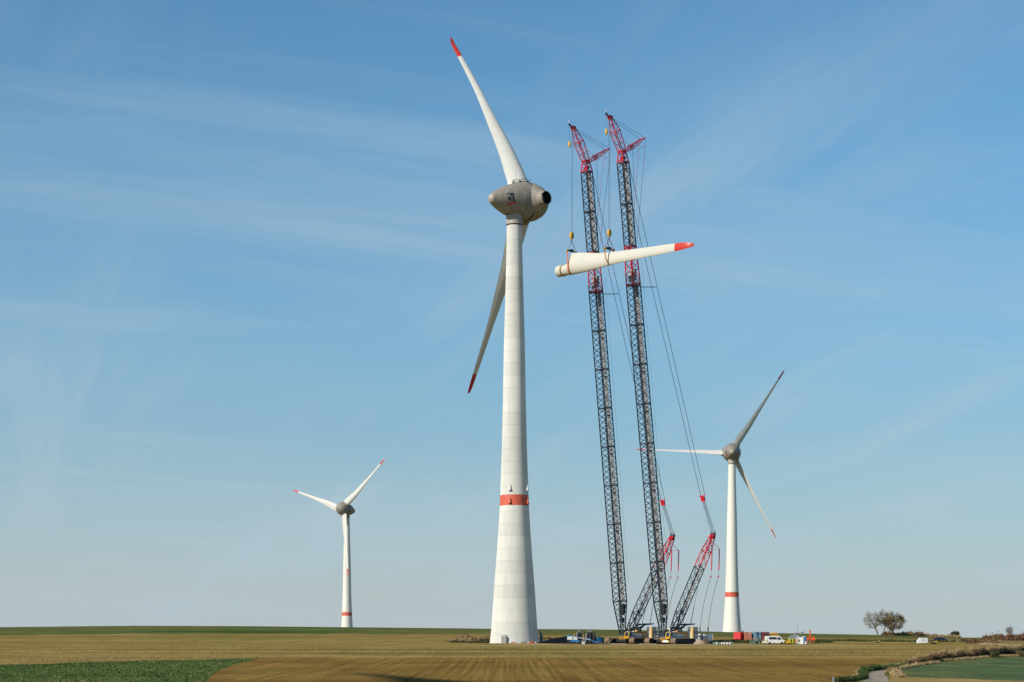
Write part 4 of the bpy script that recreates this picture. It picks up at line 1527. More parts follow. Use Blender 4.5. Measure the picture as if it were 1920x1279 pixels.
def rig(hook, col_m, label, chain_m):
    """lifting beam across the blade with a sling loop under it"""
    side = Vector((-hd.y, hd.x, 0))
    if side.y > 0:
        side = -side                    # towards the camera
    s = (hook - r0).dot(e) / 1.0
    cen = r0 + e * s
    st = np.interp(s / kk, [q[0] for q in BLADE_ST], [q[1] for q in BLADE_ST])
    te = np.interp(s / kk, [q[0] for q in BLADE_ST], [q[2] for q in BLADE_ST])
    th = np.interp(s / kk, [q[0] for q in BLADE_ST], [q[3] for q in BLADE_ST]) / 2 + 0.10
    hx = Vector((hook.x, hook.y, hook.z - 1.55))
    beam_z = hook.z - 4.6
    t = thing('lifting_beam', label, 'lifting beam', (hook.x, hook.y, beam_z), 0, 'lifting beams over the hanging blade')
    o0 = Vector((hook.x, hook.y, beam_z))
    w = 1.75
    A = side * w
    B = -side * w
    mb = MB()
    mb.stick(A, B, 0.2)
    mb.box((0, 0, 0.35), (0.7, 0.7, 0.6), rz=0.7)
    mb.box(A * 0.45 + Vector((0, 0, 0.3)), (0.5, 0.5, 0.4), rz=0.7)
    mb.build('beam', M['dark'], t)
    mb = MB()
    for q in (A, B):
        mb.lathe([(-0.2, 0.36), (0.2, 0.36)], 16, axis=hd, org=q)
    mb.lathe([(-0.2, 0.3), (0.2, 0.3)], 16, axis=hd, org=B * 0.45 + Vector((0, 0, 0.1)))
    mb.build('sling_winch', M['yellow'], t)
    mb = MB()
    for q in (A, B):
        mb.stick(hx - o0, q + Vector((0, 0, 0.2)), 0.09)
    mb.build('chain_leg', M[chain_m], t)
    # webbing sling: down the near side, under the blade, up the far side
    bot = cen.z - st * kk - 0.05
    pts = [A, side * (w * 0.96) + Vector((0, 0, cen.z + te * kk * 0.35 - beam_z))]
    for i in range(9):
        a = math.pi * i / 8
        rr = min(th, 1.6)
        pts.append(side * (rr * math.cos(a) * (1.05 if i in (0, 8) else 1)) + Vector((0, 0, cen.z + (-0.35 * st * kk) - (0.65 * st * kk + 0.06) * math.sin(a) - beam_z)))
    pts.append(-side * (w * 0.96) + Vector((0, 0, cen.z + te * kk * 0.35 - beam_z)))
    pts.append(B)
    mb = MB()
    wd = hd * 0.22
    vs, fs = [], []
    for p in pts:
        d = Vector((p.x, p.y, 0))
        vs += [p - wd, p + wd]
    for i in range(len(pts) - 1):
        fs.append((2 * i, 2 * i + 1, 2 * i + 3, 2 * i + 2))
    n0 = len(vs)
    vs2 = []
    for i, p in enumerate(pts):
        cdir = (Vector((0, 0, cen.z - beam_z)) - p)
        cdir -= hd * cdir.dot(hd)
        cdir.normalize()
        vs2 += [p - wd + cdir * 0.05, p + wd + cdir * 0.05]
    vs = vs + vs2
    for i in range(len(pts) - 1):
        fs.append((n0 + 2 * i + 2, n0 + 2 * i + 3, n0 + 2 * i + 1, n0 + 2 * i))
        fs.append((2 * i, 2 * i + 2, n0 + 2 * i + 2, n0 + 2 * i))
        fs.append((2 * i + 1, n0 + 2 * i + 1, n0 + 2 * i + 3, 2 * i + 3))
    mb.add(vs, fs)
    mb.build('sling', M[col_m], t)
    return t


M['tansling'] = mat('worn_tan_sling', (0.40, 0.20, 0.09), 0.8)
rig(h1, 'orange', 'lifting beam with grey chains and orange sling at the blade root', 'grey')
rig(h2, 'tansling', 'lifting beam with pink chains and brown sling at mid blade', 'ropered')

# ------------------------------------------------------------------ things on the building site


def container(px, Y, rz, m, label, w=2.44, l=6.06, h=2.6, doors=True, stripe=False):
    p = on_ground(px, Y, 0.1)
    t = thing('shipping_container', label, 'container', p, rz, 'shipping containers in a row behind the van')
    # x = width, front end towards -y
    mb = MB()
    mb.box((0, l / 2, h / 2), (w - 0.08, l - 0.08, h - 0.06))
    n = 22
    for i in range(n):
        for sx in (-1, 1):
            mb.box((sx * (w / 2 - 0.02), 0.25 + (l - 0.5) * (i + 0.5) / n, h / 2), (0.05, (l - 0.5) / n * 0.5, h - 0.3))
    mb.build('corrugated_wall', M[m], t)
    mb = MB()
    for sx in (-1, 1):
        for yy in (0, l):
            mb.box((sx * (w / 2 - 0.06), yy + (0.03 if yy == 0 else -0.03), h / 2), (0.15, 0.15, h))
    for zz in (0.08, h - 0.07):
        mb.box((0, 0.0, zz), (w - 0.16, 0.14, 0.15))
        for sx in (-1, 1):
            mb.box((sx * (w / 2 - 0.05), l / 2, zz), (0.14, l - 0.2, 0.15))
    mb.build('corner_frame', M[m], t)
    if doors:
        for sx in (-1, 1):
            mb = MB()
            mb.box((sx * (w / 4 - 0.02), 0.0, h / 2), (w / 2 - 0.2, 0.09, h - 0.36))
            for zz in (0.55, 1.2, 1.85):
                mb.box((sx * (w / 4 - 0.02), -0.055, zz + 0.15), (w / 2 - 0.3, 0.04, 0.28))
            d = mb.build('door', M[m], t)
            mb = MB()
            for dx in (-0.28, 0.22):
                mb.stick((sx * (w / 4) + dx, -0.10, 0.2), (sx * (w / 4) + dx, -0.10, h - 0.25), 0.025)
            mb.build('lock_rod', M['steel'], d)
    if stripe:
        mb = MB()
        mb.box((w / 4, -0.09, h - 0.42), (0.8, 0.02, 0.22))
        mb.build('white_label', M['white'], t)
    return t


Yc = 548
container(1382, Yc, R(-32), 'red', 'bright red container at the left end of the row, turned to show its side')
container(1402.5, Yc, 0.02, 'salmon', 'faded salmon red container between the bright red and the blue one', stripe=True)
container(1420, Yc, 0.0, 'blue', 'faded blue container in the middle of the row', stripe=False)
container(1435.5, Yc, 0.02, 'brick', 'brick red container at the right end of the row beside the yellow machine', stripe=True)

# yellow generator
p = on_ground(1451.5, 540)
t = thing('generator', 'yellow generator cabinet on a dark base right of the containers', 'generator', p, 0.15)
mb = MB()
mb.box((0.2, 0, 1.75), (1.6, 2.4, 1.7))
mb.box((-0.75, 0, 2.35), (0.9, 1.6, 0.35))
mb.build('cabinet', M['yellow'], t)
mb = MB()
mb.box((0, 0, 0.45), (2.1, 2.6, 0.7))
mb.box((-0.55, -0.9, 1.4), (0.35, 0.3, 1.5))
mb.build('base', M['dark'], t)
mb = MB()
for i in range(4):
    mb.box((-0.3 + i * 0.32, -1.22, 1.7), (0.05, 0.06, 1.4))
mb.build('grille', M['ochre'], t)


def wheel(mb_t, mb_r, x, y, r, w=0.24):
    mb_t.lathe([(-w / 2, r * 0.62), (-w / 2, r * 0.95), (-w / 2 + 0.04, r), (w / 2 - 0.04, r), (w / 2, r * 0.95), (w / 2, r * 0.62)], 20, axis=(0, 1, 0), org=(x, y, r))
    mb_r.lathe([(-w / 2 + 0.02, r * 0.6), (w / 2 - 0.02, r * 0.6)], 14, axis=(0, 1, 0), org=(x, y, r))


def vehicle(name, label, cat, p, rz, m, body, wins, L, W, wr, wx, group=None, lights=True):
    """body: side outline (x,z); wins: list of window outlines"""
    t = thing(name, label, cat, p, rz, group)
    mb = MB()
    # body with a slight tumblehome: three slices
    n = len(body)
    zmax = max(z for x, z in body)
    ys = [-W / 2, -W / 2 + 0.06, W / 2 - 0.06, W / 2]
    vs = []
    for k, y in enumerate(ys):
        for (x, z) in body:
            q = 0.12 * max(0, (z - zmax * 0.5)) / (zmax * 0.5)
            yy = y * (1 - q)
            sh = 0.97 if k in (0, 3) else 1.0
            vs.append((x * sh, yy, 0.3 + (z - 0.3) * (0.985 if k in (0, 3) else 1)))
    fs = [tuple(range(n)), tuple(reversed(range(3 * n, 4 * n)))]
    for k in range(3):
        for i in range(n):
            j = (i + 1) % n
            fs.append((k * n + j, k * n + i, (k + 1) * n + i, (k + 1) * n + j))
    mb.add(vs, fs)
    mb.build('body', M[m], t)
    for wn in wins:
        for sy in (-1, 1):
            mb = MB()
            vs = []
            for (x, z) in wn:
                q = 0.12 * max(0, (z - zmax * 0.5)) / (zmax * 0.5)
                vs.append((x, sy * (W / 2 * (1 - q) + 0.012), z))
            vs += [(a_[0], a_[1] - sy * 0.04, a_[2]) for a_ in vs]
            k = len(wn)
            mb.add(vs, [tuple(range(k)), tuple(reversed(range(k, 2 * k)))] + [(i, (i + 1) % k, k + (i + 1) % k, k + i) for i in range(k)])
            mb.build('window', M['glass'], t)
    for x in wx:
        for sy in (-1, 1):
            a_, b_ = MB(), MB()
            wheel(a_, b_, x, sy * (W / 2 - 0.10), wr)
            w_ = a_.build('wheel', M['tyre'], t, smooth=True)
            b_.build('rim', M['steel'], w_)
    if lights:
        for sy in (-1, 1):
            mb = MB()
            mb.box((L / 2 - 0.12, sy * (W / 2 - 0.3), 0.85), (0.18, 0.4, 0.22))
            mb.build('headlight', M['lgrey'], t)
            mb = MB()
            mb.box((-L / 2 + 0.05, sy * (W / 2 - 0.12), 1.0), (0.1, 0.14, 0.5))
            mb.build('tail_light', M['red'], t)
    return t


van_body = [(-2.95, 0.35), (-3.0, 1.0), (-2.9, 2.35), (-2.7, 2.5), (1.15, 2.5), (1.45, 2.38), (2.15, 1.42), (2.85, 1.15), (3.0, 0.85), (3.0, 0.4)]
win1 = [(-1.95, 1.45), (-1.95, 2.15), (0.40, 2.15), (0.40, 1.45)]
win2 = [(0.62, 1.35), (0.62, 2.12), (1.25, 2.12), (1.88, 1.40)]
vehicle('minibus', 'white minibus with dark side windows parked in front of the containers', 'van', on_ground(1453, 492), 0.03, 'white', van_body, [win1, win2], 6.0, 2.0, 0.36, (-1.75, 1.95))
car_body = [(-2.2, 0.3), (-2.25, 0.85), (-2.1, 1.05), (-1.7, 1.42), (0.3, 1.46), (1.1, 0.98), (2.0, 0.82), (2.2, 0.6), (2.2, 0.3)]
carwin = [(-1.6, 0.98), (-1.45, 1.34), (0.25, 1.37), (0.85, 1.0)]
vehicle('parked_car', 'white car whose bonnet sticks out behind the minibus on its left', 'car', on_ground(1443, 500), math.pi, 'white', car_body, [carwin], 4.4, 1.8, 0.32, (-1.35, 1.35))
vehicle('parked_car', 'dark blue estate car on the grass right of the white wrapped stack', 'car', on_ground(1763.5, 520), 0.1, 'navy', car_body, [carwin], 4.4, 1.8, 0.32, (-1.35, 1.35))

# yellow compressor and hi-vis frame beside the van
p = on_ground(1476, 489)
t = thing('compressor', 'low yellow compressor on wheels in front of the minibus', 'compressor', p, 0)
mb = MB()
mb.prism([(-0.95, 0.3), (-0.95, 0.95), (-0.7, 1.15), (0.85, 1.15), (0.95, 0.9), (0.95, 0.3)], -0.6, 0.6)
mb.build('housing', M['yellow'], t)
mb = MB()
mb.stick((-0.9, 0, 0.45), (-1.7, 0, 0.3), 0.06)
mb.box((-0.75, -0.62, 0.7), (0.5, 0.05, 0.4))
mb.build('drawbar', M['dark'], t)
for x in (-0.5, 0.5):
    a_, b_ = MB(), MB()
    wheel(a_, b_, x, -0.62, 0.25, 0.16)
    wheel(a_, b_, x, 0.62, 0.25, 0.16)
    a_.build('wheel', M['tyre'], t)
p = on_ground(1483, 490)
t = thing('wire_cage', 'bright yellow green cage frame standing right of the compressor', 'frame', p, 0.1)
mb = MB()
for x in (-0.55, 0.55):
    for y in (-0.4, 0.4):
        mb.box((x, y, 0.85), (0.18, 0.18, 1.7))
for zz in (0.15, 1.1, 1.55):
    mb.box((0, -0.4, zz), (1.1, 0.1, 0.2))
    mb.box((0, 0.4, zz), (1.1, 0.1, 0.2))
mb.box((0, 0, 0.6), (0.95, 0.7, 0.9))
mb.build('frame', M['hivis'], t)
mb = MB()
mb.lathe([(0, 0.28), (0.15, 0.28)], 14, axis=(0, -1, 0), org=(0, -0.36, 1.25))
mb.build('round_opening', M['dark'], t)


def person(label, p, rz, top, legs, lean=0.0, arm=0.3):
    t = thing('person', label, 'person', p, rz, 'workers on the building site')
    H = 1.76
    sk = [
        (0, 0, 0.93), (0, 0.01, 1.12), (0, 0.0, 1.38), (0, -0.01 - lean, 1.50),       # pelvis .. neck
        (0.10, 0, 0.88), (0.12, -0.06, 0.50), (0.13, 0.02, 0.10), (0.13, -0.12, 0.05),
        (-0.10, 0, 0.88), (-0.12, 0.08, 0.50), (-0.13, 0.14, 0.10), (-0.13, 0.02, 0.05),
        (0.19, 0, 1.40), (0.27, -0.04, 1.12), (0.26, -0.04 - arm, 0.92),
        (-0.19, 0, 1.40), (-0.28, 0.03, 1.12), (-0.26, -0.06, 0.88)]
    rad = [0.155, 0.15, 0.17, 0.075, 0.10, 0.075, 0.055, 0.05, 0.10, 0.075, 0.055, 0.05, 0.085, 0.06, 0.05, 0.085, 0.06, 0.05]
    ed = [(0, 1), (1, 2), (2, 3), (0, 4), (4, 5), (5, 6), (6, 7), (0, 8), (8, 9), (9, 10), (10, 11), (2, 12), (12, 13), (13, 14), (2, 15), (15, 16), (16, 17)]
    me = bpy.data.meshes.new('body')
    me.from_pydata(sk, ed, [])
    o = bpy.data.objects.new('body', me)
    COL.objects.link(o)
    o.parent = t
    md = o.modifiers.new('skin', 'SKIN')
    md.use_smooth_shade = True
    for i, sv in enumerate(me.skin_vertices[0].data):
        sv.radius = (rad[i], rad[i] * 0.8)
        sv.use_root = (i == 0)
    s = o.modifiers.new('sub', 'SUBSURF')
    s.levels = 1
    s.render_levels = 1
    # jacket colour above the waist, trousers below: split by height in the material
    m, N, L, b = new_mat('work_clothes')
    tc = N.new('ShaderNodeTexCoord')
    sp = N.new('ShaderNodeSeparateXYZ')
    L.new(tc.outputs['Object'], sp.inputs[0])
    gt = N.new('ShaderNodeMath')
    gt.operation = 'GREATER_THAN'
    gt.inputs[1].default_value = 0.92
    L.new(sp.outputs['Z'], gt.inputs[0])
    mx = N.new('ShaderNodeMix')
    mx.data_type = 'RGBA'
    L.new(gt.outputs[0], mx.inputs['Factor'])
    mx.inputs['A'].default_value = col4(legs)
    mx.inputs['B'].default_value = col4(top)
    L.new(mx.outputs['Result'], b.inputs['Base Color'])
    b.inputs['Roughness'].default_value = 0.8
    me.materials.append(m)
    mb = MB()
    prof = [(-0.14, 0.035), (-0.11, 0.065), (-0.03, 0.082), (0.04, 0.09), (0.09, 0.075), (0.125, 0.03)]
    mb.lathe(prof, 16, org=(0, -0.02 - lean, 1.63))
    mb.box((0, -0.105 - lean, 1.61), (0.03, 0.04, 0.05))
    for sx in (-1, 1):
        mb.box((sx * 0.09, -0.02 - lean, 1.62), (0.02, 0.04, 0.06))
    mb.build('head', M['skin'], t, smooth=True)
    mb = MB()
    mb.lathe([(0.03, 0.105), (0.05, 0.11), (0.10, 0.09), (0.145, 0.03)], 16, org=(0, -0.02 - lean, 1.63))
    mb.build('helmet', M['white'], t, smooth=True)
    for sx, hy in ((0.26, -0.06 - arm), (-0.26, -0.08)):
        mb = MB()
        hz = 0.86 if sx > 0 else 0.82
        mb.box((sx, hy, hz), (0.03, 0.08, 0.09))
        for q in range(4):
            mb.stick((sx, hy - 0.03 + q * 0.02, hz - 0.04), (sx * 0.97, hy - 0.03 + q * 0.02, hz - 0.10 - 0.01 * (q in (1, 2))), 0.008)
        mb.stick((sx, hy - 0.04, hz), (sx * 0.95, hy - 0.07, hz - 0.06), 0.009)
        mb.build('hand', M['skin'], t)
    return t


person('person in a yellow safety jacket standing at the rear end of the white minibus', on_ground(1437.5, 487), R(200), (0.62, 0.62, 0.05), (0.35, 0.35, 0.25))
person('person in an orange safety jacket and dark trousers near the white cabinet', on_ground(1491.5, 487), R(160), (0.80, 0.13, 0.02), (0.10, 0.08, 0.09), lean=0.06)
person('person in a yellow green vest and pale trousers between the orange and the red jacket', on_ground(1494.8, 488), R(190), (0.35, 0.55, 0.08), (0.72, 0.70, 0.50))
person('person in a dark red jacket right beside the white cabinet', on_ground(1498.2, 488.5), R(170), (0.42, 0.04, 0.07), (0.55, 0.52, 0.45))

# white and blue cabinets
p = on_ground(1502.5, 493)
t = thing('site_cabinet', 'white portable cabinet with a deep blue door beside the workers', 'cabinet', p, -0.25)
mb = MB()
mb.box((-0.1, 0, 1.1), (1.6, 1.8, 2.1))
mb.build('wall', M['white'], t)
mb = MB()
mb.box((1.15, -0.1, 1.0), (0.8, 1.7, 1.85))
mb.box((1.15, -0.1, 2.05), (0.85, 1.75, 0.2))
mb.build('door_unit', M['deepblue'], t)
mb = MB()
mb.box((-0.1, 0, 2.2), (1.7, 1.9, 0.12))
mb.build('roof', M['liftblue'], t)
mb = MB()
mb.box((-0.35, -0.91, 1.2), (0.08, 0.04, 0.5))
mb.build('handle', M['dark'], t)
p = on_ground(1495.5, 505)
t = thing('light_mast', 'thin light mast rising from a pale trailer behind the workers', 'mast', p, 0)
mb = MB()
mb.box((0, 0, 1.7), (0.9, 1.2, 1.3))
mb.box((0, 0, 0.6), (1.2, 1.6, 0.9), top=0.8)
mb.build('trailer_body', M['lgrey'], t)
mb = MB()
mb.stick((0, 0, 2.3), (0, 0, 5.8), 0.045, r2=0.03)
mb.stick((-0.5, 0, 3.1), (0.6, 0, 3.3), 0.08)
mb.build('mast', M['steel'], t)
mb = MB()
mb.box((0, 0, 5.75), (0.16, 0.16, 0.35))
mb.box((-0.4, 0, 3.0), (0.5, 0.3, 0.35))
mb.box((0.35, 0, 2.9), (0.35, 0.3, 0.3))
mb.build('lamp_head', M['dark'], t)
p = on_ground(1506.5, 506)
t = thing('light_mast', 'short pale lamp trailer with dark lamps behind the blue door unit', 'mast', p, 0)
mb = MB()
mb.box((0, 0, 1.8), (0.95, 1.2, 1.0))
mb.box((0, 0, 0.7), (1.2, 1.6, 1.1), top=0.8)
mb.build('trailer_body', M['cream'], t)
mb = MB()
mb.stick((0.25, 0, 2.2), (0.25, 0, 4.0), 0.04)
mb.box((-0.35, 0, 3.4), (0.9, 0.35, 0.22), ry=-0.15)
mb.box((0.0, 0, 2.6), (0.4, 0.4, 0.3))
mb.build('lamp_head', M['dark'], t)
# dark tipping wagon between van and mast
p = on_ground(1489, 520)
t = thing('tipper_trailer', 'dark grey sloping trailer behind the yellow green cage', 'trailer', p, 0.05)
mb = MB()
mb.prism([(-1.7, 1.2), (-1.5, 1.7), (0.2, 2.5), (1.3, 2.7), (1.5, 1.3), (0.6, 0.9)], -1.0, 1.0)
mb.build('tipping_body', M['grey'], t)
mb = MB()
mb.box((0.3, 0, 0.75), (2.8, 1.4, 0.2))
for x in (0.2, 1.1):
    for sy in (-0.95, 0.95):
        mb.lathe([(-0.13, 0.42), (0.13, 0.42)], 16, axis=(0, 1, 0), org=(x, sy, 0.42))
mb.build('chassis', M['tyre'], t)
# orange counter frame
p = on_ground(1519.5, 505)
t = thing('cross_frame', 'bright orange red steel cross frame with an upright mast', 'steel frame', p, 0.1)
mb = MB()
mb.box((-0.1, 0, 2.4), (0.35, 0.35, 3.2))
mb.box((-0.1, 0, 3.9), (0.55, 0.4, 0.3))
mb.box((0.1, 0, 1.75), (2.6, 0.5, 0.6))
mb.box((0.9, -0.2, 1.25), (1.2, 0.5, 0.5))
mb.box((-0.9, 0, 1.55), (0.6, 0.6, 0.9))
for x in (-1.1, 0.0, 1.1):
    mb.stick((x, -0.5, 0), (x * 0.8, 0, 1.4), 0.07)
    mb.stick((x, 0.5, 0), (x * 0.8, 0, 1.4), 0.07)
mb.build('frame', M['brightorange'], t)
p = on_ground(1514, 492)
t = thing('roller_stand', 'dark stand with tan boards and a small white drum below the orange frame', 'stand', p, 0)
mb = MB()
for x in (-0.7, 0.7):
    mb.stick((x, 0, 0), (x, 0, 1.0), 0.06)
mb.box((0.2, 0, 1.0), (1.8, 0.7, 0.12))
mb.box((0.9, 0, 0.6), (2.2, 0.5, 0.10), ry=0.1)
mb.build('boards', M['gravel'], t)
mb = MB()
mb.lathe([(0.0, 0.28), (0.7, 0.28)], 14, org=(-0.55, -0.3, 0.1))
mb.build('drum', M['white'], t)

# green machine with hopper
p = on_ground(1415.5, 490)
t = thing('seed_drill', 'pale green farm implement with a grey hopper left of the minibus', 'farm implement', p, 0.1)
mb = MB()
mb.box((0, 0, 0.85), (2.6, 0.5, 0.16))
mb.box((-0.8, 0.2, 0.5), (0.9, 0.9, 0.7))
for i in range(7):
    x = -1.25 + i * 0.42
    mb.stick((x, -0.2, 0.85), (x, -0.5, 0.15), 0.06)
    mb.lathe([(-0.04, 0.26), (0.04, 0.26)], 14, axis=(1, 0, 0), org=(x, -0.5, 0.26))
for x in (-1.3, 1.2):
    mb.box((x, 0, 1.0), (0.12, 0.7, 0.9))
mb.build('frame', M['green'], t)
mb = MB()
mb.box((0.25, 0.1, 1.5), (1.1, 1.0, 0.9), top=1.35)
mb.stick((-0.1, 0, 1.9), (-0.4, 0, 2.8), 0.05)
mb.stick((0.4, 0, 1.9), (0.5, 0, 2.4), 0.05)
mb.build('hopper', M['grey'], t)
a_, b_ = MB(), MB()
for x in (0.4,):
    wheel(a_, b_, x, -0.55, 0.42)
a_.build('wheel', M['tyre'], t)

# stack of pale green pipes
p = on_ground(1355.5, 486)
t = thing('pipe_stack', 'row of pale green pipes with white end caps lying on the grass', 'pipes', p, 0.0)
for i in range(8):
    mb = MB()
    x = -2.7 + i * 0.78
    mb.lathe([(0, 0.34), (2.5, 0.34)], 16, axis=(0.18, 1, 0), org=(x, 0, 0.36))
    pp = mb.build('pipe', M['green'], t, smooth=True)
    mb = MB()
    mb.lathe([(0, 0.30), (0.05, 0.30)], 16, axis=(-0.18, -1, 0), org=(x, 0, 0.36))
    if i not in (0, 2, 7):
        mb.build('end_cap', M['white'], pp)
    else:
        mb.build('end_cap', M['green'], pp)
mb = MB()
mb.box((0, 0.6, 0.05), (6.0, 0.15, 0.1))
mb.box((2.6, -0.05, 0.75), (0.3, 0.3, 0.5), top=0.3)
mb.build('support', M['green'], t)

# white office cabins behind the right crane
for i, (px, w, m, lb) in enumerate(((1305, 2.2, 'lgrey', 'light grey cabin nearest the counterweights of the right crane'), (1327, 3.2, 'cream', 'cream site cabin at the right of the crane ballast'))):
    p = on_ground(px, 520)
    t = thing('site_cabin', lb, 'cabin', p, R(-4), 'site cabins behind the right crane')
    mb = MB()
    mb.box((0, 1.2, 1.4), (w, 2.4, 2.5))
    mb.build('wall', M[m], t)
    mb = MB()
    mb.box((0, 1.2, 2.72), (w + 0.1, 2.5, 0.12))
    mb.build('roof', M['lgrey'], t)
    mb = MB()
    mb.box((-w * 0.25, -0.02, 1.5), (0.7, 0.06, 0.8))
    mb.build('window', M['deepblue' if i == 0 else 'lgrey'], t)

# excavated heaps and dark post
def heap(name, label, px, Y, w, d, h, m, seed):
    r = np.random.default_rng(seed)
    n = 26
    g = np.linspace(-1, 1, n)
    U, V_ = np.meshgrid(g, g)
    rr = np.sqrt(U ** 2 + V_ ** 2)
    nz = sum(np.sin(U * f1 + r.uniform(0, 6)) * np.sin(V_ * f1 * 1.1 + r.uniform(0, 6)) / f1 for f1 in (3, 5.1, 8.7, 13))
    Z = np.clip(1 - rr, 0, 1) ** 0.8 * h * (1 + 0.7 * nz) + r.normal(0, 0.02, U.shape) - 0.02 * (rr > 1)
    Z = np.where(rr >= 1, -0.4, Z)
    V = np.stack([U * w / 2, V_ * d / 2, Z], -1).reshape(-1, 3)
    idx = np.arange(n * n).reshape(n, n)
    Q = np.stack([idx[:-1, :-1], idx[:-1, 1:], idx[1:, 1:], idx[1:, :-1]], -1).reshape(-1, 4)
    o = np_mesh(name, V, Q, M[m])
    o.location = on_ground(px, Y)
    return tag(o, label, 'soil heap')


heap('soil_heap', 'brown heap of dug soil in front of the cream cabin', 1322, 498, 3.4, 2.5, 1.5, 'soil', 3)
heap('gravel_heap', 'pale sandy heap at the end of the right crane tracks', 1312, 492, 4.0, 2.5, 1.5, 'gravel', 4)
heap('soil_heap', 'long low bank of dark soil behind the blue boom lift', 1066, 511, 22, 7, 1.7, 'soil', 5)
heap('soil_heap', 'long dark bank of soil left of the first crane', 1128, 519, 18, 7, 1.7, 'soil', 6)
heap('soil_heap', 'flat brown bank of soil in front of the containers', 1362, 520, 12, 3, 0.7, 'soil', 8)

# ------------------------------------------------------------------ boom lift
p = on_ground(1073, 492)
t = thing('boom_lift', 'blue and white boom lift with folded arm and four wheels', 'boom lift', p, 0)
mb = MB()
mb.box((0.9, 0, 0.75), (3.4, 1.6, 0.5))
mb.build('chassis', M['liftblue'], t)
for x in (-0.9, 0.3, 2.4):
    for sy in (-0.9, 0.9):
        if x == 0.3:
            continue
        a_, b_ = MB(), MB()
        wheel(a_, b_, x, sy, 0.48, 0.35)
        w_ = a_.build('wheel', M['tyre'], t, smooth=True)
        b_.build('rim', M['cream'], w_)
mb = MB()
mb.prism([(-1.5, 1.15), (-1.5, 2.1), (-0.6, 2.15), (1.4, 1.9), (1.5, 1.15)], -0.9, 0.9)
tt = mb.build('turret', M['white'], t)
mb = MB()
mb.prism([(-1.55, 2.1), (-1.35, 2.6), (-0.3, 2.4), (1.6, 2.0), (1.5, 1.88), (-0.6, 2.18)], -0.6, 0.6)
mb.build('hood', M['liftblue'], tt)
mb = MB()
mb.box((0.2, -0.905, 1.6), (0.5, 0.02, 0.3))
mb.build('logo_panel', M['dark'], tt)
mb = MB()
mb.stick((1.0, -0.3, 2.0), (5.4, -0.3, 1.15), 0.2, r2=0.17)
mb.build('lower_arm', M['lgrey'], t)
mb = MB()
mb.stick((4.6, -0.3, 1.7), (6.9, -0.3, 0.35), 0.17)
mb.stick((6.9, -0.3, 0.4), (8.2, -0.3, 0.6), 0.12)
mb.build('upper_arm', M['liftblue'], t)
mb = MB()
bx0, bx1 = 7.4, 8.7
for x in (bx0, (bx0 + bx1) / 2, bx1):
    for y in (-0.8, 0.3):
        mb.stick((x, y, 0.3), (x, y, 1.75), 0.045)
for zz in (0.35, 0.9, 1.4, 1.75):
    for y in (-0.8, 0.3):
        mb.stick((bx0, y, zz), (bx1, y, zz), 0.045)
    mb.stick((bx0, -0.8, zz), (bx0, 0.3, zz), 0.045)
    mb.stick((bx1, -0.8, zz), (bx1, 0.3, zz), 0.045)
mb.box(((bx0 + bx1) / 2, -0.25, 0.3), (1.3, 1.1, 0.1))
mb.box((bx0 + 0.2, -0.82, 1.65), (0.5, 0.1, 0.6))
mb.build('basket', M['liftblue'], t)

# transport racks: tall dark cages
def rack(px, Y, w, h, label, extra=0):
    p = on_ground(px, Y)
    t = thing('transport_rack', label, 'rack', p, 0.12, 'dark transport racks behind the boom lift')
    mb = MB()
    d = 2.0
    for x in (-w / 2, 0, w / 2):
        for y in (-d / 2, d / 2):
            mb.box((x, y, h / 2), (0.16, 0.16, h))
    for zz in (0.15, h * 0.5, h - 0.1):
        for y in (-d / 2, d / 2):
            mb.box((0, y, zz), (w - 0.16, 0.13, 0.14))
        for x in (-w / 2, w / 2):
            mb.box((x, 0, zz), (0.13, d - 0.16, 0.14))
    fr = mb.build('frame', M['dark'], t)
    mb = MB()
    r = random.Random(px)
    nn_ = int(w / 0.28)
    for i in range(nn_):
        x = -w / 2 + 0.2 + i * 0.28
        hh_ = h * r.uniform(0.72, 0.97)
        mb.box((x, r.uniform(-0.3, 0.3), 0.25 + hh_ / 2), (0.2, 1.4, hh_), rz=r.uniform(-0.05, 0.05))
    mb.build('stacked_plate', M['darkgrey'], t)
    mb = MB()
    for x, y in ((-w * 0.3, -0.6), (w * 0.12, -0.3), (w * 0.3, 0.2)):
        mb.stick((x, y, h * 0.9), (x + 0.05, y, h + 1.1), 0.035)
    mb.box((-w * 0.05, 0, h + 0.5), (w * 0.5, 0.03, 0.9))
    mb.build('wire_mesh_panel', M['mesh'], t)
    return t


M['darkgrey'] = mat('dirty_dark_grey', (0.06, 0.06, 0.065), 0.7, var=0.3, scale=2, c2=(0.10, 0.08, 0.06))
M['mesh'] = mat('weathered_mesh', (0.20, 0.21, 0.17), 0.8)
rack(1086, 500, 1.9, 3.3, 'narrow dark steel rack, left of the two behind the boom lift')
rack(1106.5, 500, 3.0, 3.5, 'wide dark steel rack, right of the two behind the boom lift')
# leaning crane mats / outriggers
def post(name, label, cat, px, Y, dx, h, r_, m, m2=None):
    p = on_ground(px, Y)
    t = thing(name, label, cat, p, 0)
    mb = MB()
    mb.stick((0, 0, 0), (dx, 0, h * 0.7), r_)
    a = mb.build('lower_pole', M[m], t)
    mb = MB()
    mb.stick((dx, 0, h * 0.7), (dx * 1.1, 0, h), r_ * 1.15)
    mb.build('upper_pole', M[m2 or m], t)
    return t


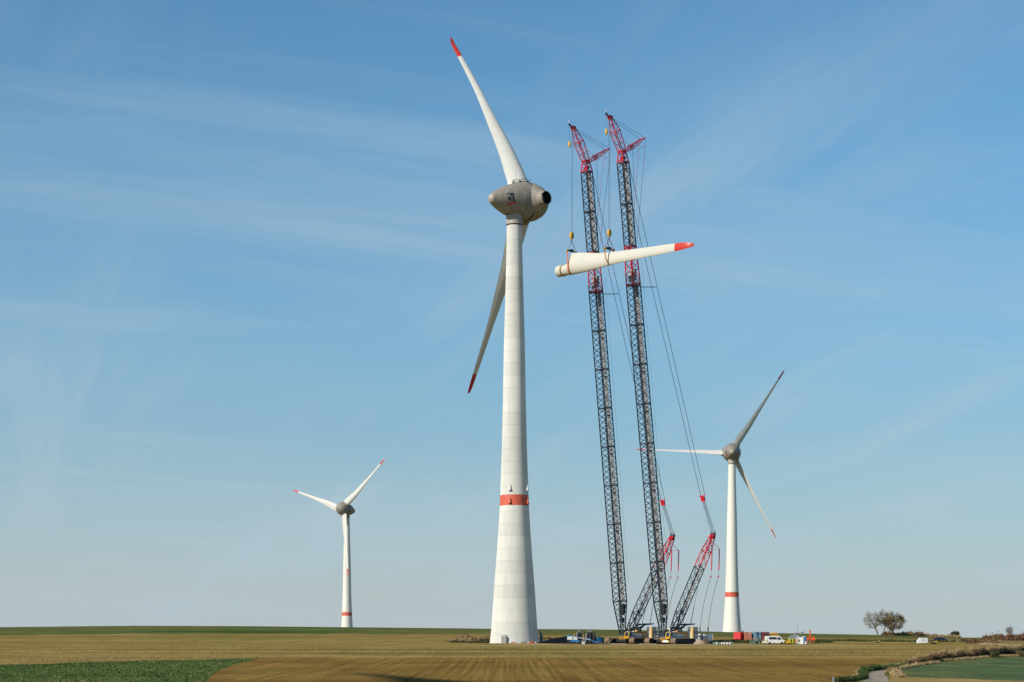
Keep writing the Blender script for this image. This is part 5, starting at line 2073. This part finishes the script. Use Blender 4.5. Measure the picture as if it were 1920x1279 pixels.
post('warning_post', 'grey post with a yellow top left of the narrow dark rack', 'post', 1077.5, 494, 0.0, 3.1, 0.13, 'lgrey', 'yellow')
post('upright_bar', 'pale grey upright bar touching the narrow dark rack', 'bar', 1081, 495, 0.1, 3.4, 0.13, 'mesh', 'lgrey')
post('outrigger_leg', 'tan steel leg with orange head between the two dark racks', 'steel leg', 1093, 495, 0.15, 3.0, 0.2, 'gravel', 'ochre')
post('outrigger_leg', 'pale steel leg leaning against the wide dark rack', 'steel leg', 1096, 494, 0.45, 3.2, 0.15, 'lgrey', 'lgrey')
p = on_ground(1093.5, 489)
t = thing('tool_box', 'white box with a blue lid and brown spot under the arm of the boom lift', 'box', p, 0)
mb = MB()
mb.box((0, 0, 0.4), (0.85, 0.7, 0.75))
mb.build('box_body', M['white'], t)
mb = MB()
mb.box((0, 0, 0.86), (0.9, 0.75, 0.16))
mb.build('lid', M['deepblue'], t)
mb = MB()
mb.lathe([(0, 0.15), (0.02, 0.15)], 12, axis=(0, -1, 0), org=(0, -0.352, 0.42))
mb.build('round_mark', M['ochre'], t)
# hose hoops in front of the first crane
for k, (px, w, lb) in enumerate(((1142, 1.9, 'sandy bent cover sheet arching low, left one in front of the first crane'), (1147.5, 1.5, 'sandy bent cover sheet, right one nearest the crane tracks'))):
    p = on_ground(px, 493)
    mb = MB()
    pts = []
    for i in range(9):
        a = R(100) * i / 8
        pts.append((-w * 0.5 * math.cos(a) * 1.2, 0.15 * i, 1.25 * math.sin(a)))
    mb.path(pts, 0.14, n=6)
    o = mb.build('bent_tube', M['gravel'])
    o.location = p
    tag(o, lb, 'tube', 'bent tubes beside the first crane')

# little things at the tower foot
p = on_ground(911, 488)
t = thing('pump_box', 'small black pump box on the grass left of the tower', 'box', p, 0.2)
mb = MB()
mb.box((0, 0, 0.3), (0.8, 0.6, 0.5))
mb.build('casing', M['dark'], t)
mb = MB()
mb.stick((-0.3, 0, 0.55), (0.3, 0, 0.62), 0.04)
mb.build('handle', M['steel'], t)
p = on_ground(963.5, 486)
t = thing('wheelbarrow', 'orange wheelbarrow tray on the grass in front of the tower', 'wheelbarrow', p, 0.1)
mb = MB()
mb.prism([(-0.5, 0.2), (-0.7, 0.5), (0.55, 0.45), (0.4, 0.15)], -0.35, 0.35)
mb.build('tray', M['brightorange'], t)
mb = MB()
mb.lathe([(-0.05, 0.17), (0.05, 0.17)], 12, axis=(0, 1, 0), org=(-0.6, 0, 0.17))
mb.stick((0.3, -0.25, 0.4), (1.0, -0.25, 0.5), 0.03)
mb.stick((0.3, 0.25, 0.4), (1.0, 0.25, 0.5), 0.03)
mb.build('handle', M['dark'], t)
p = on_ground(942.5, 486.5)
t = thing('bollard', 'reddish brown bollard with a pale cap before the tower door', 'bollard', p, 0)
mb = MB()
mb.box((0, 0, 0.3), (0.25, 0.25, 0.6))
mb.build('bollard_post', M['salmon'], t)
mb = MB()
mb.box((0, 0, 0.68), (0.3, 0.3, 0.14))
mb.build('cap', M['cream'], t)
p = on_ground(980, 489.5)
t = thing('crate', 'brown wooden crate with pale boards at the foot of the tower', 'crate', p, 0.1)
mb = MB()
mb.box((0, 0, 0.3), (0.95, 0.8, 0.5))
mb.build('crate_body', M['wood'], t)
for i in range(4):
    mb = MB()
    mb.box((-0.36 + i * 0.24, 0, 0.58), (0.18, 0.85, 0.04))
    mb.build('board', M['cream'], t)
p = on_ground(986, 489)
t = thing('cable_drum', 'grey and white cable drum between the crate and the red barrier', 'cable drum', p, 0.4)
mb = MB()
for y in (-0.3, 0.3):
    mb.lathe([(-0.04, 0.4), (0.04, 0.4)], 18, axis=(0, 1, 0), org=(0, y, 0.4))
mb.build('flange', M['lgrey'], t)
mb = MB()
mb.lathe([(-0.25, 0.25), (0.25, 0.25)], 14, axis=(0, 1, 0), org=(0, 0, 0.4))
mb.build('core', M['dark'], t)
p = on_ground(996, 488.5)
t = thing('barrier', 'red and orange plastic barrier lying at the right foot of the tower', 'barrier', p, 0.05)
mb = MB()
mb.prism([(-0.62, 0.0), (-0.55, 0.45), (0.2, 0.5), (0.2, 0.0)], -0.25, 0.25)
mb.build('orange_half', M['brightorange'], t)
mb = MB()
mb.prism([(0.2, 0.12), (0.2, 0.55), (0.7, 0.55), (0.75, 0.12)], -0.2, 0.2)
mb.build('red_half', M['red'], t)
for px, lb in ((990.5, 'white plastic canister left of the red barrier'), (1004.5, 'white and pink canister right of the red barrier')):
    p = on_ground(px, 488.5)
    t = thing('canister', lb, 'canister', p, 0.2, 'canisters at the tower foot')
    mb = MB()
    mb.box((0, 0, 0.27), (0.32, 0.3, 0.5))
    mb.build('body', M['white'], t)
    mb = MB()
    mb.box((0, 0, 0.58), (0.12, 0.12, 0.1))
    mb.build('cap', M['salmon'], t)

# far right: white wrapped stack, low trailers, marker posts
p = on_ground(1729, 500)
t = thing('wrapped_stack', 'stack wrapped in white sheeting on the grass at far right', 'wrapped stack', p, 0.05)
mb = MB()
mb.prism([(-1.5, 0.0), (-1.45, 0.8), (-0.9, 1.35), (-0.7, 1.6), (1.4, 1.6), (1.45, 0.1)], -1.0, 1.0)
ws = mb.build('sheeting', M['white'], t)
mb = MB()
for x0, z0_, x1, z1_ in ((-0.15, 0.4, 0.35, 1.25), (0.35, 1.25, -0.1, 1.05), (0.75, 0.3, 0.7, 0.95), (0.35, 0.8, 0.7, 0.95), (-0.2, 0.7, -0.15, 1.1)):
    mb.stick((x0, -1.01, z0_), (x1, -1.01, z1_), 0.05)
mb.build('dark_mark', M['grey'], ws)  # thin grey strokes on the sheeting, like scribbled letters
for px, Y, lb in ((1748, 480, 'low flat trailer with a yellow end right of the white wrapped stack'), (1644, 505, 'small low trailer with a yellow end left of the wrapped stack')):
    s = 1.0 if px > 1700 else 0.72
    p = on_ground(px, Y)
    t = thing('flat_trailer', lb, 'trailer', p, 0.05, 'low trailers on the grass')
    mb = MB()
    mb.box((-0.3 * s, 0, 0.55 * s), (2.2 * s, 1.2 * s, 0.14))
    mb.build('bed', M['wood'], t)
    mb = MB()
    mb.box((1.0 * s, 0, 0.65 * s), (0.7 * s, 1.1 * s, 0.36 * s))
    mb.build('end_board', M['yellow'], t)
    mb = MB()
    mb.box((0.3 * s, 0, 0.36 * s), (1.8 * s, 0.8 * s, 0.2 * s))
    for x in (0.2, 0.9):
        for sy in (-0.5, 0.5):
            mb.lathe([(-0.1, 0.27 * s), (0.1, 0.27 * s)], 14, axis=(0, 1, 0), org=(x * s, sy * s, 0.27 * s))
    mb.build('axle', M['tyre'], t)


def marker(px, Y, h, w, label, cap, m='white'):
    p = on_ground(px, Y)
    t = thing('marker_post', label, 'post', p, 0)
    mb = MB()
    mb.box((0, 0, h / 2), (w, w * 0.6, h), top=0.6)
    mb.build('marker_body', M[m], t)
    if cap:
        mb = MB()
        mb.box((0, 0, h + 0.05), (w * 0.75, w * 0.5, 0.12))
        mb.build('cap', M[cap], t)
    return t


marker(1907.5, 330, 1.25, 0.26, 'white marker post on the slope at the far right edge', None)
marker(1562.5, 183, 0.8, 0.22, 'white post with orange cap at the roadside below the ploughed field', 'brightorange')
marker(487, 302, 0.9, 0.07, 'thin grey stake at the corner of the leafy crop field', None, 'wood')
marker(1403.5, 0, 0, 0, '', None) if False else None

# round white lamp on a pole in front of the right turbine
p = on_ground(1392.7, 540)
t = thing('lamp_pole', 'short pole with a round white lamp above the salmon container', 'lamp', p, 0)
mb = MB()
mb.stick((0, 0, 0), (0, 0, 2.9), 0.06)
mb.build('pole', M['dark'], t)
mb = MB()
mb.lathe([(-0.3, 0.02), (-0.24, 0.2), (0, 0.33), (0.24, 0.2), (0.3, 0.02)], 16, org=(0, 0, 3.1))
mb.build('globe', M['white'], t, smooth=True)

# ------------------------------------------------------------------ vegetation


def leaf_cloud(P, size, aspect=1.0, upright=0.0, seed=0):
    """small two-triangle leaves (quads) at points P"""
    r = np.random.default_rng(seed)
    n = len(P)
    a = r.normal(size=(n, 3))
    a[:, 2] = a[:, 2] * (1 - upright) + upright * 2.5 * np.sign(a[:, 2] + 1e-6) * 0 + upright * 2.5
    a /= np.linalg.norm(a, axis=1)[:, None]
    b = r.normal(size=(n, 3))
    b -= a * (a * b).sum(1)[:, None]
    b /= np.linalg.norm(b, axis=1)[:, None]
    s = (size * r.uniform(0.6, 1.4, n))[:, None]
    A = a * s * aspect
    B = b * s
    V = np.stack([P - A * 0.5 - B * 0.25, P - A * 0.5 + B * 0.25, P + A * 0.5 + B * 0.5, P + A * 0.5 - B * 0.5], 1).reshape(-1, 3)
    if upright > 0.5:
        V = np.stack([P - B * 0.3, P + B * 0.3, P + A + B * 0.08, P + A - B * 0.08], 1).reshape(-1, 3)
    Q = np.arange(4 * n).reshape(n, 4)
    return V, Q


LM = {}
LM['brown'] = leaf_mat('brown_brush', [(0.07, 0.045, 0.025), (0.15, 0.085, 0.04), (0.23, 0.15, 0.075), (0.12, 0.10, 0.04)])
LM['russet'] = leaf_mat('russet_shrub', [(0.09, 0.045, 0.03), (0.17, 0.085, 0.05), (0.25, 0.15, 0.08)])
LM['tan'] = leaf_mat('dry_grass', [(0.22, 0.15, 0.07), (0.36, 0.26, 0.13), (0.42, 0.32, 0.17)])
LM['green'] = leaf_mat('verge_green', [(0.020, 0.035, 0.012), (0.045, 0.07, 0.02), (0.10, 0.12, 0.035)])
LM['darkg'] = leaf_mat('dark_bush', [(0.02, 0.025, 0.018), (0.045, 0.05, 0.03), (0.08, 0.075, 0.045)])
LM['rape'] = leaf_mat('leafy_crop', [(0.050, 0.072, 0.030), (0.08, 0.108, 0.038), (0.115, 0.140, 0.046), (0.22, 0.20, 0.055)], scale=0.25)
LM['autumn'] = leaf_mat('autumn_leaves', [(0.10, 0.075, 0.045), (0.17, 0.12, 0.065), (0.27, 0.19, 0.06), (0.13, 0.115, 0.065)], scale=0.5)
LM['weed'] = leaf_mat('weeds', [(0.035, 0.05, 0.016), (0.07, 0.085, 0.025), (0.14, 0.12, 0.04)])


def strip(name, pts, n, height, width, mk, size, seed, upright=0.0, aspect=1.0, kind='stuff', top_bias=1.0, label=None, cat=None):
    """vegetation along a line of (px, Y[, height factor]) points"""
    r = np.random.default_rng(seed)
    pts = [(on_ground(p[0], p[1]).to_tuple()[0], p[1], (p[2] if len(p) > 2 else 1.0)) for p in pts]
    P = np.array(pts)
    seg = np.hypot(np.diff(P[:, 0]), np.diff(P[:, 1]))
    s = np.concatenate([[0], np.cumsum(seg)])
    t = r.uniform(0, s[-1], n)
    X = np.interp(t, s, P[:, 0])
    Y = np.interp(t, s, P[:, 1])
    Hf = np.interp(t, s, P[:, 2])
    # clumpy height
    cl = 0.62 + 0.13 * np.sin(t * 0.55 + seed) + 0.10 * np.sin(t * 1.37 + 2 * seed + 1.5 * np.sin(t * 0.21)) + 0.09 * np.sin(t * 3.7 + 3 * seed) + r.exponential(0.10, n)
    wv = r.normal(0, 0.38, n) * width
    X = X + wv * 0.45 + r.normal(0, 0.2, n)
    Y = Y + wv
    prof = np.exp(-(wv / width) ** 2 * 1.5)
    Z = terrain(X, Y) + r.uniform(0, 1, n) ** top_bias * height * Hf * np.clip(cl, 0.25, 1.3) * prof
    V, Q = leaf_cloud(np.stack([X, Y, Z], -1), size, aspect, upright, seed)
    o = np_mesh(name, V, Q, LM[mk])
    return tag(o, label, cat, kind=kind)


# brush left of the tower
strip('brush', [(845, 515, 0.5), (862, 512, 0.8), (880, 510, 1.1), (900, 512, 0.9), (919, 518, 0.8)], 9000, 2.5, 3.2, 'brown', 0.30, 11)
strip('brush', [(846, 513, 0.5), (865, 509, 0.8), (885, 507, 1.0), (900, 509, 0.9), (918, 514, 0.9)], 5000, 2.3, 2.4, 'tan', 0.2, 17, upright=0.8, aspect=2.0)
strip('brush', [(846, 508), (880, 502), (918, 506)], 3000, 0.8, 2.0, 'weed', 0.22, 12)
strip('brush', [(1008, 560), (1060, 565), (1100, 560)], 2500, 0.9, 3.0, 'brown', 0.25, 13)
# weeds round the pad and before the containers
strip('weeds', [(1335, 515), (1400, 512), (1480, 512), (1560, 512)], 9000, 0.9, 3.0, 'weed', 0.25, 14)
strip('weeds', [(1470, 530), (1560, 528), (1700, 520), (1790, 515)], 9000, 0.7, 3.0, 'weed', 0.25, 15)
strip('weeds', [(1330, 535), (1380, 536), (1445, 536)], 3000, 0.6, 2.0, 'brown', 0.22, 16)
# hedge bank at the lower right: dry grass on the crest, brown stems on the face, dark bush to the right
bank = [(1700, 262, 0.5), (1725, 272, 0.75), (1760, 288, 1.0), (1790, 298, 1.0), (1830, 312, 1.15), (1870, 322, 1.2), (1925, 334, 1.2), (2000, 345, 1.2)]
strip('hedge_bank', bank, 30000, 1.55, 1.8, 'brown', 0.17, 21, upright=0.8, aspect=1.6)
strip('hedge_bank', [(p[0], p[1] + 3, p[2]) for p in bank], 16000, 1.75, 1.2, 'tan', 0.14, 22, upright=0.9, aspect=2.4, top_bias=0.4)
strip('hedge_bank', [(1810, 309), (1850, 316, 1.1), (1885, 324, 1.2), (1925, 332, 1.2), (2000, 345, 1.2)], 14000, 1.65, 1.2, 'darkg', 0.18, 23)
strip('hedge_bank', [(1760, 286, 0.4), (1850, 312, 0.5), (1925, 330, 0.5)], 5000, 0.8, 1.2, 'tan', 0.14, 24, upright=0.8, aspect=1.5)
strip('hedge_bank', [(1860, 312, 1.0), (1872, 313, 1.0)], 900, 1.3, 0.8, 'weed', 0.16, 25)
strip('hedge_bank', [(1908, 321, 1.0), (1925, 323, 1.0)], 900, 1.2, 0.8, 'autumn', 0.16, 26)
# verge by the road
vl = [(1566, 188), (1590, 191), (1606, 196), (1620, 201, 1.1), (1616, 212, 1.1), (1620, 228, 1.3), (1640, 236, 1.3), (1665, 243, 1.0), (1700, 256, 0.8)]
strip('verge', vl, 22000, 0.62, 1.1, 'green', 0.14, 31, upright=0.6, aspect=1.3)
strip('verge', [(p[0] - 5, p[1] + 5, 1) for p in vl[2:]], 5000, 0.38, 1.2, 'tan', 0.11, 32, upright=0.9, aspect=2.0)
strip('verge', [(1670, 236, 0.5), (1678, 226, 1.0), (1683, 215, 0.9), (1687, 205, 0.5)], 6000, 0.55, 2.0, 'tan', 0.13, 33, upright=0.9, aspect=1.8)
strip('verge', [(1668, 234, 0.6), (1676, 224, 1.0)], 900, 1.0, 1.2, 'brown', 0.13, 34, upright=0.6)
strip('verge', [(1690, 243), (1720, 262), (1760, 274)], 5000, 0.45, 0.7, 'tan', 0.12, 35, upright=0.9, aspect=1.8)
# thicket and shrubs at the right horizon
strip('thicket', [(1842, 560, 0.6), (1856, 560, 1.0), (1880, 558, 1.0)], 7000, 2.3, 4.0, 'brown', 0.32, 41)
strip('thicket', [(1878, 540, 1.0), (1893, 540, 1.3), (1900, 540, 0.9), (1925, 540, 1.0), (1990, 540, 1.2)], 12000, 2.4, 3.5, 'russet', 0.30, 42)
strip('thicket', [(1815, 500, 0.8), (1826, 498, 1.1), (1840, 498, 0.6)], 3500, 1.4, 3.0, 'russet', 0.24, 43)
strip('thicket', [(1800, 520, 0.7), (1812, 520, 0.9)], 1800, 1.2, 3.0, 'brown', 0.24, 44)
strip('thicket', [(1840, 470, 0.5), (1880, 450, 0.5), (1915, 440, 0.5)], 6000, 0.7, 6.0, 'tan', 0.25, 45, upright=0.8)
strip('thicket', [(1845, 515, 0.6), (1862, 505, 0.9), (1870, 500, 0.7)], 3000, 1.5, 3.0, 'brown', 0.25, 46)
# dry strip on the crest behind the trees
strip('dry_strip', [(1660, 800), (1690, 805, 1.4), (1720, 820), (1760, 835), (1800, 840)], 7000, 1.5, 5.0, 'tan', 0.4, 51)
strip('dry_strip', [(1700, 815), (1730, 820, 1.2)], 1500, 2.6, 3.0, 'brown', 0.4, 52)


def crop_field():
    V, Q, reg, px, row, cx, cy = GV
    sel = (reg == 3) & (px > -60) & (cy > 165)
    idx = np.where(sel)[0]
    area = 1.0
    r = np.random.default_rng(61)
    A = V[Q[idx]]
    ar = (A[:, 1, 0] - A[:, 0, 0]) * (A[:, 2, 1] - A[:, 1, 1])
    n = 70000
    k = r.choice(len(idx), n, p=ar / ar.sum())
    q = A[k]
    u, v = r.uniform(size=(2, n))
    P = q[:, 0] + (q[:, 1] - q[:, 0]) * u[:, None] + (q[:, 3] - q[:, 0]) * v[:, None]
    P[:, 2] += r.uniform(0.0, 0.22, n)
    V2, Q2 = leaf_cloud(P, 0.15, 1.2, 0.0, 62)
    tag(np_mesh('crop_leaves', V2, Q2, LM['rape']), kind='stuff')


crop_field()


def stubble():
    """straw tufts standing on the near part of the harvested field"""
    r = np.random.default_rng(81)
    n = 45000
    Y = 262 + (430 - 262) * r.uniform(0, 1, n) ** 1.5
    X = r.uniform(-0.33, 0.25, n) * Y
    rows_ = np.round((Y + 0.03 * X) / 0.9) * 0.9
    keep = (np.sin(rows_ * 0.11) + 0.6 * np.sin(X * 0.05 + rows_ * 0.3) + r.normal(0, 0.5, n)) > -0.2
    px = 960 + F * X / Y
    row = EYE + (CAM_Z - terrain(X, Y)) / Y * F
    keep &= (row < np.where(px < 484, np.interp(px, [-2000, 0, 480], [1290, 1246, 1233]), 1233))
    keep &= px < np.interp(row, [1208, 1222, 1234], [2200, 1760, 1680])
    X, Y = X[keep], Y[keep]
    V2, Q2 = leaf_cloud(np.stack([X, Y, terrain(X, Y)], -1), 0.13, 1.4, 0.85, 82)
    tag(np_mesh('straw_stubble', V2, Q2, leaf_mat('straw', [(0.20, 0.15, 0.05), (0.34, 0.25, 0.10), (0.17, 0.16, 0.05)], scale=0.05)), kind='stuff')


stubble()


def clods():
    """clods and stubble on the ploughed land near the camera"""
    V, Q, reg, px, row, cx, cy = GV
    sel = (reg == 2) & (px > 350) & (px < 1660) & (cy > 170)
    idx = np.where(sel)[0]
    r = np.random.default_rng(63)
    A = V[Q[idx]]
    ar = (A[:, 1, 0] - A[:, 0, 0]) * (A[:, 2, 1] - A[:, 1, 1])
    n = 60000
    k = r.choice(len(idx), n, p=ar / ar.sum())
    q = A[k]
    u, v = r.uniform(size=(2, n))
    P = q[:, 0] + (q[:, 1] - q[:, 0]) * u[:, None] + (q[:, 3] - q[:, 0]) * v[:, None]
    # four-sided clods
    s = (0.03 + r.exponential(0.025, n).clip(0, 0.09))[:, None]
    ang = r.uniform(0, 6.28, n)
    c, sn = np.cos(ang)[:, None], np.sin(ang)[:, None]
    zero = np.zeros_like(s)
    e1 = np.concatenate([c * s, sn * s, zero], 1)
    e2 = np.concatenate([-sn * s, c * s, zero], 1)
    up = np.concatenate([zero, zero, s * 1.3], 1)
    dn = np.array([0, 0, 0.01])
    V2 = np.stack([P - e1 - e2 - dn, P + e1 - e2 - dn, P + e1 + e2 - dn, P - e1 + e2 - dn, P + up], 1).reshape(-1, 3)
    b = (np.arange(n) * 5)[:, None]
    Q2 = np.concatenate([b + np.array([[0, 1, 4]]), b + np.array([[1, 2, 4]]), b + np.array([[2, 3, 4]]), b + np.array([[3, 0, 4]])], 0)
    m = leaf_mat('clod', [(0.12, 0.07, 0.025), (0.19, 0.115, 0.04), (0.24, 0.16, 0.06)])
    tag(np_mesh('soil_clods', V2, Q2, m), kind='stuff')


clods()


def tree(label, px, Y, crown, n_t, bark, lm, seed, nleaf=3000, trunk_r=0.3, leaf_size=0.3, limbs=1, group='trees on the crest', jit=0.35, fork=1.0):
    """branches grow from the trunk towards points scattered through the crown; crown = (cx, cz, rx, ry, rz) in metres"""
    rg = np.random.default_rng(seed)
    base = on_ground(px, Y, -0.15)
    t = thing('tree', label, 'tree', base, 0, group)
    cx, cz, rx, ry, rz = crown
    pts = []
    while len(pts) < n_t:
        q = rg.uniform(-1, 1, 3)
        d = np.linalg.norm(q)
        k = 0.80 + 0.2 * math.sin(5 * math.atan2(q[2], q[0]) + seed) * math.cos(3.3 * q[1] + seed)
        if d > k or (d < 0.35 and rg.uniform() < 0.6):
            continue
        pts.append((cx + q[0] * rx, q[1] * ry, cz + q[2] * rz))
    pts = np.array(pts)
    nodes = [np.array([0.0, 0.0, 0.0])]
    parent = [-1]
    for i in range(1, 4):
        nodes.append(np.array([cx * 0.04 * i, 0, fork * i / 3]))
        parent.append(i - 1)
    order = np.argsort(np.linalg.norm(pts - nodes[-1], axis=1) + rg.normal(0, 1.2, len(pts)))
    tips = []
    for o_ in order:
        T = pts[o_]
        A = np.array(nodes)
        dv = T - A
        dist = np.linalg.norm(dv, axis=1)
        cost = dist + 0.9 * np.clip(A[:, 2] - T[2], 0, None) + 0.12 * np.arange(len(A)) ** 0.5
        cost[:3] += 50
        j = int(np.argmin(cost))
        L_ = dist[j]
        k = max(1, int(L_ / 0.8))
        P0 = A[j]
        for q in range(1, k + 1):
            f = q / k
            P = P0 + dv[j] * f
            P = P + np.array([0, 0, -0.10 * L_ * math.sin(math.pi * f)]) + (rg.normal(0, 0.07, 3) if q < k else 0)
            nodes.append(P)
            parent.append(j if q == 1 else len(nodes) - 2)
        tips.append(len(nodes) - 1)
    cnt = np.zeros(len(nodes))
    cnt[tips] = 1
    for i in range(len(nodes) - 1, 0, -1):
        cnt[parent[i]] += cnt[i]
    tot = cnt[0]
    mbT, mbB = MB(), MB()
    for i in range(1, len(nodes)):
        r1 = trunk_r * (cnt[i] / tot) ** 0.46
        r0_ = trunk_r * (cnt[parent[i]] / tot) ** 0.46
        r0_ = min(r0_, r1 * 1.5)
        big = cnt[i] > tot * 0.06
        (mbT if big else mbB).stick(nodes[parent[i]], nodes[i], max(r0_, 0.018), 0, 5 if big else 3, max(r1, 0.014), cap=False)
    # twigs at the ends
    for i in tips:
        for q in range(5):
            d = rg.normal(0, 0.5, 3) + np.array([0.25 * np.sign(nodes[i][0] - cx), 0, 0.45])
            mbB.stick(nodes[i], nodes[i] + d, 0.022, 0, 3, 0.008, cap=False)
    mbT.build('trunk', M[bark], t)
    mbB.build('branches', M[bark], t)
    if nleaf:
        P = np.array([nodes[i] for i in tips])
        # leaves hang on in patches
        w = 0.25 + np.clip(np.sin(P[:, 0] * 1.1 + seed) + np.sin(P[:, 2] * 1.3 + 2 * seed) + 0.7, 0, None)
        k = rg.choice(len(P), nleaf, p=w / w.sum())
        Pp = P[k] + rg.normal(0, jit, (nleaf, 3))
        V, Q = leaf_cloud(Pp, leaf_size, 1.0, 0.0, seed)
        o = np_mesh('crown', V, Q, LM[lm], parent=t)
        o['kind'] = 'stuff'
    return t


tree('bare pale tree leaning left, leftmost of the group on the crest', 1646, 795, (-2.9, 7.6, 5.2, 4.0, 4.8), 330, 'bark', 'autumn', 5, nleaf=300, trunk_r=0.42, leaf_size=0.18, fork=1.6)
tree('slender tree with sparse brown leaves between the bare and the leafy tree', 1657, 800, (-0.3, 8.4, 3.9, 3.0, 4.9), 300, 'bark', 'autumn', 12, nleaf=1700, trunk_r=0.24, leaf_size=0.24, fork=3.0)
tree('broad tree with brown and golden autumn leaves, rightmost of the group', 1671, 797, (1.5, 7.0, 6.0, 4.5, 5.4), 520, 'barkdark', 'autumn', 27, nleaf=4200, trunk_r=0.42, leaf_size=0.25, fork=1.5)
strip('undergrowth', [(1652, 796, 0.2), (1662, 794, 1.0), (1672, 794, 1.0), (1680, 796, 0.3)], 2500, 3.0, 2.0, 'brown', 0.35, 71)
tree('small dark grey round bush tree on the horizon right of the trees', 1790, 845, (0, 1.7, 2.6, 2.2, 1.5), 120, 'barkdark', 'darkg', 31, nleaf=2200, trunk_r=0.12, leaf_size=0.3, group='', fork=0.5)
tree('thin bare tree rising from the russet thicket', 1893, 545, (0.0, 3.2, 1.0, 0.8, 1.6), 60, 'barkdark', 'russet', 41, nleaf=0, trunk_r=0.08, group='', fork=1.2)
